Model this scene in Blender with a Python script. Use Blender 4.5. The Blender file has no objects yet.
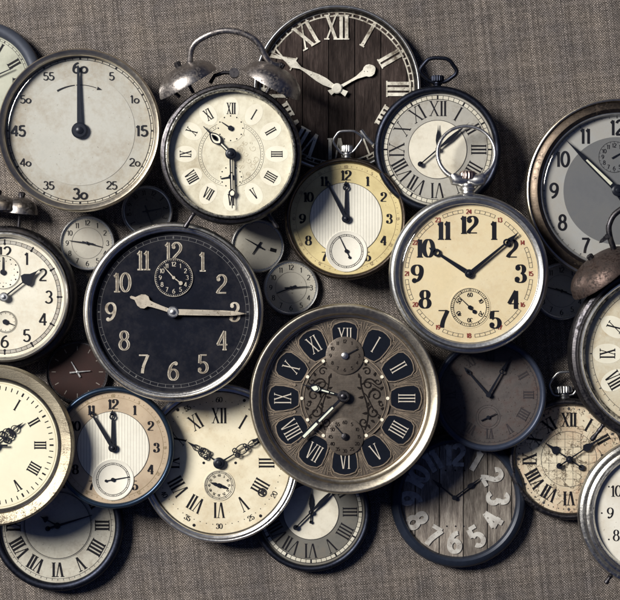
import bpy, math, random
from mathutils import Vector, Matrix
random.seed(7)
U = 0.0006          # one layout unit in metres
D = 2000.0          # camera height in layout units
PI = math.pi
sc = bpy.context.scene
col = sc.collection
def rad(a): return a*PI/180

# ------------------------------------------------------------------ materials
MATS = {}
def base_mat(name):
    m = bpy.data.materials.new(name); m.use_nodes = True
    nt = m.node_tree; p = nt.nodes['Principled BSDF']
    return m, nt, p
def N(nt, t, **kw):
    n = nt.nodes.new(t)
    for k, v in kw.items():
        if isinstance(k, str) and hasattr(n, k): setattr(n, k, v)
    return n
def coords(nt, sx=1, sy=1, sz=1):
    tc = N(nt, 'ShaderNodeTexCoord')
    mp = N(nt, 'ShaderNodeMapping')
    mp.inputs['Scale'].default_value = (sx/U, sy/U, sz/U)
    nt.links.new(tc.outputs['Object'], mp.inputs['Vector'])
    return mp.outputs['Vector']
def noise(nt, vec, scale, detail=4, rough=.55, seed=0.0, dist=0.0):
    n = N(nt, 'ShaderNodeTexNoise'); n.noise_dimensions = '4D'
    n.inputs['Scale'].default_value = scale; n.inputs['Detail'].default_value = detail
    n.inputs['Roughness'].default_value = rough; n.inputs['Distortion'].default_value = dist
    nt.links.new(vec, n.inputs['Vector'])
    oi = N(nt, 'ShaderNodeObjectInfo')
    ma = N(nt, 'ShaderNodeMath', operation='MULTIPLY_ADD')
    nt.links.new(oi.outputs['Random'], ma.inputs[0]); ma.inputs[1].default_value = 37.0; ma.inputs[2].default_value = seed
    nt.links.new(ma.outputs[0], n.inputs['W'])
    return n.outputs['Fac']
def ramp(nt, fac, stops):
    r = N(nt, 'ShaderNodeValToRGB')
    e = r.color_ramp.elements
    while len(e) < len(stops): e.new(.5)
    for i, (p, c) in enumerate(stops):
        e[i].position = p; e[i].color = c if len(c) == 4 else (*c, 1)
    nt.links.new(fac, r.inputs['Fac'])
    return r.outputs['Color']
def grey(v): return (v, v, v, 1)
def mix(nt, fac, a, b, mode='MIX'):
    m = N(nt, 'ShaderNodeMix'); m.data_type = 'RGBA'; m.blend_type = mode
    for sock, v in ((m.inputs[0], fac), (m.inputs[6], a), (m.inputs[7], b)):
        if hasattr(v, 'is_linked') or hasattr(v, 'links'): nt.links.new(v, sock)
        elif isinstance(v, (int, float)): sock.default_value = v
        else: sock.default_value = v if len(v) == 4 else (*v, 1)
    return m.outputs[2]
def bump(nt, p, h, strength, dist=0.0003):
    b = N(nt, 'ShaderNodeBump'); b.inputs['Strength'].default_value = strength; b.inputs['Distance'].default_value = dist
    nt.links.new(h, b.inputs['Height']); nt.links.new(b.outputs['Normal'], p.inputs['Normal'])
def flat(name, c, rough=.5, metal=0.0, spec=.3):
    if name in MATS: return MATS[name]
    m, nt, p = base_mat(name)
    v = coords(nt); n = noise(nt, v, .25, 5)
    nt.links.new(mix(nt, n, tuple(x*.7 for x in c), tuple(min(1, x*1.3) for x in c)), p.inputs['Base Color'])
    p.inputs['Roughness'].default_value = rough; p.inputs['Metallic'].default_value = metal; p.inputs['Specular IOR Level'].default_value = spec
    MATS[name] = m; return m
def metal(name, c1, c2, r1=.22, r2=.5, dirt=(.03, .025, .02), amount=.42, scale=.05, bmp=.25, fine=.4, metallic=1.0):
    """worn metal: two tones, patches of dull dirt, fine pits and scratches"""
    if name in MATS: return MATS[name]
    m, nt, p = base_mat(name)
    v = coords(nt)
    big = noise(nt, v, scale, 6, .65, 1.0, .4)
    fin = noise(nt, v, fine, 5, .7, 5.0)
    scr = noise(nt, coords(nt, .04, .9, .3), .9, 3, .6, 9.0)
    c = mix(nt, ramp(nt, big, [(.35, grey(0)), (.65, grey(1))]), c1, c2)
    thr = 1-amount
    msk = mix(nt, .5, big, fin)
    dm = ramp(nt, msk, [(max(0, thr-.06), grey(0)), (min(1, thr+.05), grey(1))])
    c = mix(nt, dm, c, dirt)
    nt.links.new(c, p.inputs['Base Color'])
    rr = mix(nt, ramp(nt, fin, [(.3, grey(0)), (.7, grey(1))]), grey(r1), grey(r2))
    rr = mix(nt, dm, rr, grey(min(.9, r2+.3)))
    nt.links.new(rr, p.inputs['Roughness'])
    mm = mix(nt, dm, grey(metallic), grey(metallic*.4)); nt.links.new(mm, p.inputs['Metallic'])
    h = mix(nt, .45, fin, scr); h = mix(nt, .35, h, dm, 'SUBTRACT')
    bump(nt, p, h, bmp)
    MATS[name] = m; return m
def dialm(name, c1, c2, stain=(.2, .14, .07), st=.3, spots=.3, rough=.45, scale=.03, extra=None, bmp=.08, spec=.22):
    """printed paper or enamel dial: tonal drift, brown stains, specks"""
    if name in MATS: return MATS[name]
    m, nt, p = base_mat(name)
    v = coords(nt)
    big = noise(nt, v, scale, 6, .6, 2.0, .3); fin = noise(nt, v, .22, 6, .7, 4.0); spk = noise(nt, v, .5, 3, .6, 8.0)
    c = mix(nt, ramp(nt, big, [(.3, grey(0)), (.7, grey(1))]), c1, c2)
    ln = N(nt, 'ShaderNodeVectorMath', operation='LENGTH'); nt.links.new(v, ln.inputs[0])
    ed = N(nt, 'ShaderNodeMath', operation='MULTIPLY_ADD'); nt.links.new(ln.outputs['Value'], ed.inputs[0]); ed.inputs[1].default_value = .0024; ed.inputs[2].default_value = -.07
    ad = N(nt, 'ShaderNodeMath', operation='ADD'); nt.links.new(mix(nt, .45, big, fin), ad.inputs[0]); nt.links.new(ed.outputs[0], ad.inputs[1])
    sm = ramp(nt, ad.outputs[0], [(.50, grey(0)), (.74, grey(min(1, st*1.5)))])
    c = mix(nt, sm, c, stain)
    sp = ramp(nt, spk, [(.70-.1*spots, grey(0)), (.74-.08*spots, grey(min(1, spots*1.6)))])
    c = mix(nt, sp, c, tuple(x*.45 for x in stain))
    fr = ramp(nt, fin, [(.25, grey(.88)), (.75, grey(1.0))])
    c = mix(nt, 1.0, c, fr, 'MULTIPLY')
    if extra: c = extra(nt, v, c)
    nt.links.new(c, p.inputs['Base Color'])
    p.inputs['Roughness'].default_value = rough+.1; p.inputs['Specular IOR Level'].default_value = spec
    bump(nt, p, fin, bmp)
    MATS[name] = m; return m
def wood(name, cs, plank=27, off=0, nails=False, streak=(.09, .012)):
    m, nt, p = base_mat(name)
    v = coords(nt); sx = N(nt, 'ShaderNodeSeparateXYZ'); nt.links.new(v, sx.inputs[0])
    a = N(nt, 'ShaderNodeMath', operation='ADD'); a.inputs[1].default_value = off+1000*plank
    nt.links.new(sx.outputs[0], a.inputs[0])
    d = N(nt, 'ShaderNodeMath', operation='DIVIDE'); d.inputs[1].default_value = plank; nt.links.new(a.outputs[0], d.inputs[0])
    fl = N(nt, 'ShaderNodeMath', operation='FLOOR'); nt.links.new(d.outputs[0], fl.inputs[0])
    fr = N(nt, 'ShaderNodeMath', operation='FRACT'); nt.links.new(d.outputs[0], fr.inputs[0])
    wn = N(nt, 'ShaderNodeTexWhiteNoise'); wn.noise_dimensions = '1D'; nt.links.new(fl.outputs[0], wn.inputs['W'])
    g = noise(nt, coords(nt, 1, .12, 1), .45, 7, .7, 3.0, .6)
    g2 = noise(nt, coords(nt, 1, .35, 1), .08, 5, .65, 6.0, .5)
    f = mix(nt, .5, g, g2)
    c = ramp(nt, f, [(.36, cs[0]), (.5, cs[1]), (.64, cs[2])])
    c = mix(nt, 1.0, c, ramp(nt, wn.outputs['Value'], [(0, grey(.62)), (1, grey(1.15))]), 'MULTIPLY')
    gap = ramp(nt, fr.outputs[0], [(.0, grey(1)), (.035, grey(0)), (.97, grey(0)), (1.0, grey(1))])
    c = mix(nt, gap, c, tuple(x*.15 for x in cs[0]))
    nt.links.new(c, p.inputs['Base Color']); p.inputs['Roughness'].default_value = .8; p.inputs['Specular IOR Level'].default_value = .12
    bump(nt, p, mix(nt, .8, g, gap, 'SUBTRACT'), 1.0, .0009)
    MATS[name] = m; return m
def fabric():
    m, nt, p = base_mat('woven linen')
    tc = N(nt, 'ShaderNodeTexCoord')
    mp = N(nt, 'ShaderNodeMapping'); mp.inputs['Scale'].default_value = (1/U, 1/U, 1/U)
    mp.inputs['Rotation'].default_value = (0, 0, rad(-6))
    nt.links.new(tc.outputs['Object'], mp.inputs['Vector']); v = mp.outputs['Vector']
    # threads wander a little
    wob = N(nt, 'ShaderNodeTexNoise'); wob.inputs['Scale'].default_value = .12; wob.inputs['Detail'].default_value = 3
    nt.links.new(v, wob.inputs['Vector'])
    vs = N(nt, 'ShaderNodeVectorMath', operation='MULTIPLY_ADD')
    nt.links.new(wob.outputs['Color'], vs.inputs[0]); vs.inputs[1].default_value = (1.5, 1.5, 0); nt.links.new(v, vs.inputs[2])
    v2 = vs.outputs[0]
    sx = N(nt, 'ShaderNodeSeparateXYZ'); nt.links.new(v2, sx.inputs[0])
    per = 1.3
    def M(op, a, b=None):
        n = N(nt, 'ShaderNodeMath', operation=op)
        for i, q in enumerate((a, b)):
            if q is None: continue
            if isinstance(q, (int, float)): n.inputs[i].default_value = q
            else: nt.links.new(q, n.inputs[i])
        return n.outputs[0]
    x = M('MULTIPLY', sx.outputs[0], 1/per); y = M('MULTIPLY', sx.outputs[1], 1/per)
    ax = M('ABSOLUTE', M('SINE', M('MULTIPLY', x, PI))); ay = M('ABSOLUTE', M('SINE', M('MULTIPLY', y, PI)))
    # 2/2 twill: which thread is on top
    ch = M('SINE', M('MULTIPLY', M('ADD', M('FLOOR', x), M('FLOOR', y)), PI/2))
    ch2 = M('GREATER_THAN', M('SINE', M('ADD', M('MULTIPLY', M('ADD', M('FLOOR', x), M('FLOOR', y)), PI), .5)), 0)
    hgt = M('ADD', M('MULTIPLY', ch2, ax), M('MULTIPLY', M('SUBTRACT', 1.0, ch2), ay))
    # single thread tints
    fx = N(nt, 'ShaderNodeTexWhiteNoise'); fx.noise_dimensions = '1D'; nt.links.new(M('FLOOR', x), fx.inputs['W'])
    fy = N(nt, 'ShaderNodeTexWhiteNoise'); fy.noise_dimensions = '1D'; nt.links.new(M('ADD', M('FLOOR', y), 511.5), fy.inputs['W'])
    tint = mix(nt, ch2, fy.outputs['Value'], fx.outputs['Value'])
    slub = N(nt, 'ShaderNodeTexNoise'); slub.inputs['Scale'].default_value = .5; slub.inputs['Detail'].default_value = 4
    nt.links.new(v, slub.inputs['Vector'])
    bign = N(nt, 'ShaderNodeTexNoise'); bign.inputs['Scale'].default_value = .03; bign.inputs['Detail'].default_value = 6; bign.inputs['Roughness'].default_value = .65
    nt.links.new(v, bign.inputs['Vector'])
    c = mix(nt, ramp(nt, ch2, [(0, grey(0)), (1, grey(1))]), (.118, .104, .098), (.262, .236, .22))
    c = mix(nt, 1.0, c, ramp(nt, tint, [(0, grey(.6)), (1, grey(1.3))]), 'MULTIPLY')
    c = mix(nt, 1.0, c, ramp(nt, slub.outputs['Fac'], [(.3, grey(.6)), (.7, grey(1.32))]), 'MULTIPLY')
    c = mix(nt, 1.0, c, ramp(nt, bign.outputs['Fac'], [(.3, (.75, .76, .8)), (.7, (1.12, 1.08, 1.02))]), 'MULTIPLY')
    c = mix(nt, 1.0, c, ramp(nt, hgt, [(0, grey(.45)), (.6, grey(1))]), 'MULTIPLY')
    nt.links.new(c, p.inputs['Base Color']); p.inputs['Roughness'].default_value = .95
    p.inputs['Specular IOR Level'].default_value = .15
    bump(nt, p, mix(nt, .3, hgt, slub.outputs['Fac']), .8, .0004)
    return m
def glass():
    m, nt, p = base_mat('watch crystal')
    out = [n for n in nt.nodes if n.type == 'OUTPUT_MATERIAL'][0]
    tr = N(nt, 'ShaderNodeBsdfTransparent'); tr.inputs['Color'].default_value = (.97, .975, .97, 1)
    gl = N(nt, 'ShaderNodeBsdfGlossy'); gl.inputs['Roughness'].default_value = .06
    fz = N(nt, 'ShaderNodeFresnel'); fz.inputs['IOR'].default_value = 1.5
    mx = N(nt, 'ShaderNodeMixShader')
    nt.links.new(fz.outputs[0], mx.inputs[0]); nt.links.new(tr.outputs[0], mx.inputs[1]); nt.links.new(gl.outputs[0], mx.inputs[2])
    nt.links.new(mx.outputs[0], out.inputs['Surface'])
    return m

# ------------------------------------------------------------------ mesh collector
class B:
    def __init__(s): s.v = []; s.f = []; s.m = Matrix.Identity(4); s.zz = 0.0
    def at(s, x=0, y=0, rot=0, z=0, sx=1):   # rot = clockwise degrees as on a dial
        s.m = Matrix.Translation((x, y, z)) @ Matrix.Rotation(-rad(rot), 4, 'Z') @ Matrix.Scale(sx, 4, (1, 0, 0)); return s
    def mat(s, m): s.m = m; return s
    def add(s, vs, fs):
        o = len(s.v)
        s.v += [tuple(s.m @ Vector(q)) for q in vs]
        s.f += [tuple(i+o for i in q) for q in fs]; return s
    def lathe(s, prof, n=128, closed=False, wob=None):
        vs = []; fs = []; k = len(prof)
        for i in range(n):
            a = 2*PI*i/n; ca, sa = math.cos(a), math.sin(a)
            for j, (r, z) in enumerate(prof):
                w = wob(a, j) if wob else 0
                vs.append(((r+w)*ca, (r+w)*sa, z))
        m = k if closed else k-1
        for i in range(n):
            i2 = (i+1) % n
            for j in range(m):
                j2 = (j+1) % k
                fs.append((i*k+j, i2*k+j, i2*k+j2, i*k+j2))
        return s.add(vs, fs)
    def poly(s, pts, z, t=0):
        n = len(pts)
        # keep counter-clockwise so that the top faces up
        a = sum(pts[i][0]*pts[(i+1) % n][1]-pts[(i+1) % n][0]*pts[i][1] for i in range(n))
        if a < 0: pts = pts[::-1]
        if t == 0: return s.add([(x, y, z) for x, y in pts], [tuple(range(n))])
        vs = [(x, y, z+t) for x, y in pts]+[(x, y, z) for x, y in pts]
        fs = [tuple(range(n)), tuple(range(2*n-1, n-1, -1))]+[(i, i+n, (i+1) % n+n, (i+1) % n) for i in range(n)]
        return s.add(vs, fs)
    def disc(s, x, y, r, z, t=0, n=28):
        return s.poly([(x+r*math.cos(2*PI*i/n), y+r*math.sin(2*PI*i/n)) for i in range(n)], z, t)
    def ring(s, x, y, r0, r1, z, t=0, n=48, a0=0, a1=360):
        full = abs(a1-a0) >= 360; m = n if full else n+1
        vs = []; fs = []
        for i in range(m):
            a = rad(a0+(a1-a0)*i/n); c, q = math.sin(a), math.cos(a)
            vs += [(x+r0*c, y+r0*q, z+t), (x+r1*c, y+r1*q, z+t)]
            if t: vs += [(x+r0*c, y+r0*q, z), (x+r1*c, y+r1*q, z)]
        k = 4 if t else 2
        for i in range(n if full else n):
            a = i*k; b = ((i+1) % m)*k
            fs.append((a, a+1, b+1, b))
            if t: fs += [(a+1, a+3, b+3, b+1), (a, b, b+2, a+2)]
        return s.add(vs, fs)
    def bar(s, p0, p1, w0, w1, z, t=0):
        dx, dy = p1[0]-p0[0], p1[1]-p0[1]; l = math.hypot(dx, dy) or 1; nx, ny = -dy/l, dx/l
        return s.poly([(p0[0]-nx*w0/2, p0[1]-ny*w0/2), (p1[0]-nx*w1/2, p1[1]-ny*w1/2),
                       (p1[0]+nx*w1/2, p1[1]+ny*w1/2), (p0[0]+nx*w0/2, p0[1]+ny*w0/2)], z, t)
    def ribbon(s, pts, wf, z, t=0, closed=False, ramp_=0.0):
        n = len(pts); vs = []; fs = []
        for i in range(n):
            a = pts[(i-1) % n] if (closed or i > 0) else pts[i]
            b = pts[(i+1) % n] if (closed or i < n-1) else pts[i]
            dx, dy = b[0]-a[0], b[1]-a[1]; l = math.hypot(dx, dy) or 1; dx /= l; dy /= l
            w = wf(dx, dy, i/(n-1))/2
            x, y = pts[i]; zz = z+ramp_*i/n+t
            vs += [(x-dy*w, y+dx*w, zz), (x+dy*w, y-dx*w, zz)]
            if t: vs += [(x-dy*w, y+dx*w, zz-t), (x+dy*w, y-dx*w, zz-t)]
        k = 4 if t else 2
        for i in range(n if closed else n-1):
            a = i*k; b = ((i+1) % n)*k
            fs.append((a, a+1, b+1, b))
            if t: fs += [(a+1, a+3, b+3, b+1), (a, b, b+2, a+2)]
        return s.add(vs, fs)
    def tube(s, pts, r, n=12, closed=False, rf=None):
        P = [Vector(p) for p in pts]; m = len(P); vs = []; fs = []
        up = Vector((0, 0, 1))
        for i in range(m):
            a = P[(i-1) % m] if (closed or i > 0) else P[i]; b = P[(i+1) % m] if (closed or i < m-1) else P[i]
            t = (b-a).normalized(); u = t.cross(up)
            if u.length < .05: u = t.cross(Vector((1, 0, 0)))
            u.normalize(); w = u.cross(t)
            rr = rf(i/(m-1)) if rf else r
            for j in range(n):
                q = 2*PI*j/n; vs.append(tuple(P[i]+u*rr*math.cos(q)+w*rr*math.sin(q)))
        for i in range(m if closed else m-1):
            i2 = (i+1) % m
            for j in range(n): fs.append((i*n+j, i*n+(j+1) % n, i2*n+(j+1) % n, i2*n+j))
        if not closed: fs += [tuple(range(n)), tuple(reversed(range((m-1)*n, m*n)))]
        return s.add(vs, fs)
    def knob(s, prof, ridges=0, depth=.1, n=72):
        """turned shape, prof = (radius, height along z); grip ridges where flagged by a third value"""
        vs = []; fs = []; k = len(prof)
        for i in range(n):
            a = 2*PI*i/n
            for p in prof:
                r = p[0]
                if len(p) > 2 and ridges: r *= 1-depth*(.5+.5*math.cos(a*ridges))
                vs.append((r*math.cos(a), r*math.sin(a), p[1]))
        for i in range(n):
            i2 = (i+1) % n
            for j in range(k-1): fs.append((i*k+j, i2*k+j, i2*k+j+1, i*k+j+1))
        fs.append(tuple(i*k+k-1 for i in range(n))); fs.append(tuple(reversed([i*k for i in range(n)])))
        return s.add(vs, fs)
    def build(s, name, mat, parent=None, K=U, label=None, sharp=38):
        me = bpy.data.meshes.new(name)
        me.from_pydata([(x*K, y*K, z*K) for x, y, z in s.v], [], s.f); me.update()
        me.materials.append(mat)
        me.polygons.foreach_set('use_smooth', [True]*len(me.polygons))
        me.set_sharp_from_angle(angle=rad(sharp))
        o = bpy.data.objects.new(name, me); col.objects.link(o)
        if parent: o.parent = parent
        if label: o['label'] = label
        return o

# ------------------------------------------------------------------ lettering
def arc(cx, cy, rx, ry, a0, a1, n=18):
    return [(cx+rx*math.cos(rad(a0+(a1-a0)*i/n)), cy+ry*math.sin(rad(a0+(a1-a0)*i/n))) for i in range(n+1)]
def bez(p0, p1, p2, p3, n=12):
    r = []
    for i in range(n+1):
        t = i/n; u = 1-t
        r.append(tuple(u**3*a+3*u*u*t*b+3*u*t*t*c+t**3*d for a, b, c, d in zip(p0, p1, p2, p3)))
    return r
def digit(ch, serif):
    """strokes of one figure in a box of height 1: list of (points, closed), balls, advance"""
    S = []; Bl = []; w = .6
    if ch == '0': S = [(arc(0, .5, .25, .47, 90, 450, 30)[:-1], True)]
    elif ch == 'o': S = [(arc(0, .3, .24, .27, 90, 450, 30)[:-1], True)]
    elif ch == '1':
        w = .38; S = [([(.02, .97), (.02, 0)], False), ([(-.15, .8), (-.05, .86), (.02, .97)], False)]
        if serif: S.append(([(-.15, .02), (.19, .02)], False))
    elif ch == '2':
        S = [(arc(0, .72, .23, .25, 165, -25)+bez((.208, .614), (.15, .42), (-.15, .3), (-.24, .03))[1:], False), ([(-.26, .05), (.26, .05)], False)]
        if serif: Bl = [(-.17, .74)]
    elif ch == '3':
        S = [(arc(-.02, .74, .2, .23, 155, -80), False), (arc(-.03, .27, .25, .25, 85, -155), False)]
        if serif: Bl = [(-.16, .8), (-.2, .2)]
    elif ch == '4':
        S = [([(.12, .97), (.12, 0)], False), ([(.12, .97), (-.27, .27)], False), ([(-.29, .27), (.28, .27)], False)]
        if serif: S.append(([(0, .02), (.24, .02)], False))
    elif ch == '5':
        S = [([(-.16, .94), (.2, .94)], False), ([(-.17, .95), (-.2, .52)], False), (arc(-.02, .3, .25, .28, 132, -150), False)]
        if serif: Bl = [(-.19, .2)]
    elif ch == '6':
        S = [(arc(0, .29, .24, .27, 90, 450, 28)[:-1], True), (bez((.17, .93), (-.1, .9), (-.25, .6), (-.24, .29)), False)]
        if serif: Bl = [(.15, .86)]
    elif ch == '7':
        S = [([(-.25, .93), (.25, .93)], False), (bez((.25, .94), (.12, .6), (-.05, .4), (-.06, 0)), False)]
    elif ch == '8':
        S = [(arc(0, .74, .19, .22, 90, 450, 28)[:-1], True), (arc(0, .27, .24, .26, 90, 450, 28)[:-1], True)]
    elif ch == '9':
        S = [(arc(0, .69, .24, .27, 90, 450, 28)[:-1], True), (bez((-.17, .05), (.1, .08), (.25, .38), (.24, .69)), False)]
        if serif: Bl = [(-.15, .12)]
    return S, Bl, w
def text(b, s, x, y, h, z, rot=0, wt=.16, wn=.07, serif=True, xs=1.0, pw=1.5, ball=None, t=0):
    """figures: stroke width follows the stroke's direction, like a pen"""
    gl = [digit(c, serif) for c in s]; tot = sum(g[2] for g in gl)*xs
    cx = -tot/2; k = 0
    r = -rad(rot); co, si = math.cos(r), math.sin(r)
    def T(p):
        px, py = (p[0])*h, (p[1]-.5)*h
        return (x+px*co-py*si, y+px*si+py*co)
    def wf(dx, dy, t):
        # direction back in glyph space
        gx, gy = dx*co+dy*si, -dx*si+dy*co
        return h*(wn+(wt-wn)*abs(gy)**pw)
    for S, Bl, w in gl:
        ox = cx+w*xs/2
        for pts, cl in S:
            k += 1
            P = [T((ox+p[0]*xs, p[1])) for p in pts]
            b.ribbon(P, wf, z+.035*k, t, cl, .03 if len(pts) > 6 else 0)
        for q in Bl:
            k += 1; c = T((ox+q[0]*xs, q[1])); b.disc(c[0], c[1], h*(ball or (wt*.5+.02)), z+.035*k, t, 12)
        cx += w*xs
def roman(b, s, x, y, h, z, rot=0, wt=.17, wn=.05, xs=.9, gap=.11, sl=.32, sr=True, t=0):
    """Roman numeral made of thick and thin strokes with hairline serifs"""
    adv = {'I': wt+gap, 'V': .58*xs+gap*.6, 'X': .6*xs+gap*.6}
    tot = sum(adv[c] for c in s); cx = -tot/2; k = 0
    r = -rad(rot); co, si = math.cos(r), math.sin(r)
    def T(px, py): px *= h; py = (py-.5)*h; return (x+px*co-py*si, y+px*si+py*co)
    def st(x0, y0, x1, y1, w):
        nonlocal k; k += 1
        if abs(y1-y0) > .5:   # cut the ends level
            b.poly([T(x0-w/2, y0), T(x1-w/2, y1), T(x1+w/2, y1), T(x0+w/2, y0)], z+.03*k, t)
        else: b.bar(T(x0, y0), T(x1, y1), w*h, w*h, z+.03*k, t)
    for c in s:
        a = adv[c]; m = cx+a/2
        if c == 'I': st(m, 0, m, 1, wt); ends = [(m, 0), (m, 1)]
        elif c == 'V':
            q = .22*xs; st(m-q, 1, m, 0, wt); st(m+q, 1, m+.03, 0, wn*1.2); ends = [(m-q, 1), (m+q, 1)]
        else:
            q = .22*xs; st(m-q, 1, m+q, 0, wt); st(m+q, 1, m-q, 0, wn*1.2); ends = [(m-q, 1), (m+q, 1), (m-q, 0), (m+q, 0)]
        if sr:
            for ex, ey in ends:
                st(ex-sl*.4, ey*(1-wn)+wn/2, ex+sl*.4, ey*(1-wn)+wn/2, wn)
        cx += a
ROM = ['XII', 'I', 'II', 'III', 'IIII', 'V', 'VI', 'VII', 'VIII', 'IX', 'X', 'XI']
def pol(r, a): return (r*math.sin(rad(a)), r*math.cos(rad(a)))

# ------------------------------------------------------------------ clocks
class Clock:
    def __init__(s, name, label, cat, cx, cy, z0, h, group=None, tilt=0):
        z0 *= 1.35
        s.k = (D-(z0+h))/D; s.K = U*s.k
        o = bpy.data.objects.new(name, None); col.objects.link(o)
        o.empty_display_size = .02
        o.location = ((cx-310)*s.K, (300-cy)*s.K, z0*U)
        o.rotation_euler = (0, 0, rad(tilt))
        o['label'] = label; o['category'] = cat
        if group: o['group'] = group
        s.root = o; s.h = h; s.dial = None
    def part(s, name, b, m, parent=None, label=None, sharp=38):
        return b.build(name, m, parent or s.root, s.K, label, sharp)
    def case(s, R, m, h=None, rim=.0):
        h = h or s.h
        b = B(); b.lathe([(0, 0), (R*.72, 0), (R*.9, h*.07), (R*.985, h*.25), (R, h*.45), (R, h*.6), (R-1, h*.68), (R-3, h*.68), (R-4, h*.3), (0, h*.3)])
        return s.part('case', b, m)
    def bezel(s, prof, m, name='bezel', wob=None, label=None):
        b = B(); b.lathe(prof, 160, True, wob); return s.part(name, b, m, None, label)
    def face(s, r, z, m, name='dial'):
        b = B(); b.lathe([(0.01, z), (r*.3, z), (r*.6, z), (r, z), (r, z-1.2), (0.01, z-1.2)], 96); s.zd = z
        s.dial = s.part(name, b, m); return s.dial
    def nums(s, labels, r, hgt, m, mode='upright', fn='text', dz=.25, skip=(), hmap=None, rx=None, parent=None, cx=0, cy=0, one=False, z=None, **kw):
        z = (s.zd if z is None else z)+dz; n = len(labels); acc = B()
        for i, t in enumerate(labels):
            if t in ('', None) or i in skip: continue
            a = 360*i/n; p = pol(r, a); hh = hgt*(hmap.get(i, 1) if hmap else 1)
            rot = 0
            if mode == 'radial': rot = a
            if mode == 'flip': rot = a if not (95 < a < 265) else a-180
            b = acc if one else B()
            (text if fn == 'text' else roman)(b, t, cx+p[0]*(rx or 1), cy+p[1], hh, z, rot, **kw)
            if not one: s.part('numeral', b, m, parent or s.dial)
        if one: s.part('numerals', acc, m, parent or s.dial)
    def track(s, r0, r1, n, w, W, every, m, rings=(), rw=.5, dz=.2, parent=None, cx=0, cy=0, name='minute_track', skipmajor=False, r1b=None, z=None, a0=0):
        b = B(); z = (s.zd if z is None else z)+dz
        for i in range(n):
            maj = i % every == 0
            if maj and skipmajor: continue
            q = pol(1, a0+360*i/n); R1 = (r1b or r1) if maj else r1
            b.bar((cx+q[0]*r0, cy+q[1]*r0), (cx+q[0]*R1, cy+q[1]*R1), W if maj else w, W if maj else w, z)
        for r in rings: b.ring(cx, cy, r-rw/2, r+rw/2, z+.04, 0, 96)
        return s.part(name, b, m, parent or s.dial)
    def hand(s, name, b, m, parent=None): return s.part(name, b, m, parent)
    def hub(s, r, z, t, m, name='hand_hub', cx=0, cy=0, m2=None):
        b = B(); b.at(cx, cy, 0, z); b.knob([(r, 0), (r, t*.6), (r*.8, t), (r*.45, t*1.02), (r*.4, t*1.5), (r*.2, t*1.7)], n=32)
        return s.part(name, b, m)

def bez_round(R, ri, z0, z1, steps=10):
    """half round bezel section between outer radius R and inner radius ri"""
    c = (R+ri)/2; w = (R-ri)/2
    P = [(R, z0)]+[(c+w*math.cos(PI*i/steps), z0+(z1-z0)*(.25+.75*math.sin(PI*i/steps))) for i in range(steps+1)]
    return P+[(ri, z0-1), ((R+ri)/2, z0-1.2)]

def bow(c, pts, r, m, name='bow'):
    b = B(); b.tube(pts, r, 12, True); return c.part(name, b, m)
def crown(c, R, zc, m, neck=(3.6, 7), head=(6.5, 8), ridges=18, ang=0):
    """winding crown on its neck at 12 o'clock (turned clockwise by ang)"""
    M = Matrix.Rotation(-rad(ang), 4, 'Z') @ Matrix.Translation((0, R-2, zc)) @ Matrix.Rotation(-PI/2, 4, 'X')
    b = B().mat(M); nr, nl = neck; hr, hl = head
    b.knob([(nr*1.5, 0), (nr*1.35, 1.5), (nr, 2.4), (nr, nl*.5), (nr*1.25, nl*.62), (nr, nl*.75), (nr, nl)], n=32)
    nk = c.part('neck', b, m)
    b = B().mat(M @ Matrix.Translation((0, 0, nl)))
    b.knob([(hr*.7, 0), (hr*.95, .8), (hr, 1.6, 1), (hr, hl*.75, 1), (hr*.9, hl*.9), (hr*.4, hl), ], ridges, .12, 108)
    c.part('crown', b, m)

# --- hand shapes, drawn pointing to 12 and turned by ang
def h_taper(L, w0, w1, z, ang, tail=0, wt=None, t=.8):
    b = B().at(0, 0, ang)
    b.poly([(-w0/2, 0), (-w1/2, L*.97), (0, L), (w1/2, L*.97), (w0/2, 0), ((wt or w0)/2, -tail), (-(wt or w0)/2, -tail)] if tail else
           [(-w0/2, 0), (-w1/2, L*.97), (0, L), (w1/2, L*.97), (w0/2, 0)], z, t)
    return b
def h_breguet(L, w, z, ang, rp, rr, tail=0, ball=0, t=.8):
    b = B().at(0, 0, ang)
    b.poly([(-w*.55, 0), (-w*.3, rp-rr), (w*.3, rp-rr), (w*.55, 0)], z, t)
    b.ring(0, rp, rr*.5, rr, z, t, 24)
    b.poly([(-w*.75, rp+rr*.85), (0, L), (w*.75, rp+rr*.85), (0, rp+rr*.6)], z, t)
    if tail:
        b.bar((0, 0), (0, -tail), w*.8, w*.5, z, t)
        if ball: b.disc(0, -tail, ball, z, t)
    return b
def h_leaf(L, w, z, ang, tail, ball, t=.8):
    b = B().at(0, 0, ang)
    b.poly([(-.5, 0), (-w*.5, L*.35), (-w*.42, L*.55), (-.4, L*.8), (0, L), (.4, L*.8), (w*.42, L*.55), (w*.5, L*.35), (.5, 0)], z, t)
    if tail: b.bar((0, 0), (0, -tail), 1.6, 1.2, z, t); b.disc(0, -tail, ball, z, t)
    return b
def h_spade(L, w, z, ang, tail=0, ball=0, t=.8, head=.55):
    b = B().at(0, 0, ang)
    P = [(-.8, 0), (-.6, L*head), (-w*.55, L*(head+.06)), (-w*.5, L*(head+.14)), (-w*.2, L*(head+.24)), (-.5, L*.88), (0, L)]
    b.poly(P+[(-x, y) for x, y in P[::-1][1:]], z, t)
    if tail: b.bar((0, 0), (0, -tail), 1.6, 1.2, z, t); b.disc(0, -tail, ball, z, t)
    return b
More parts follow.
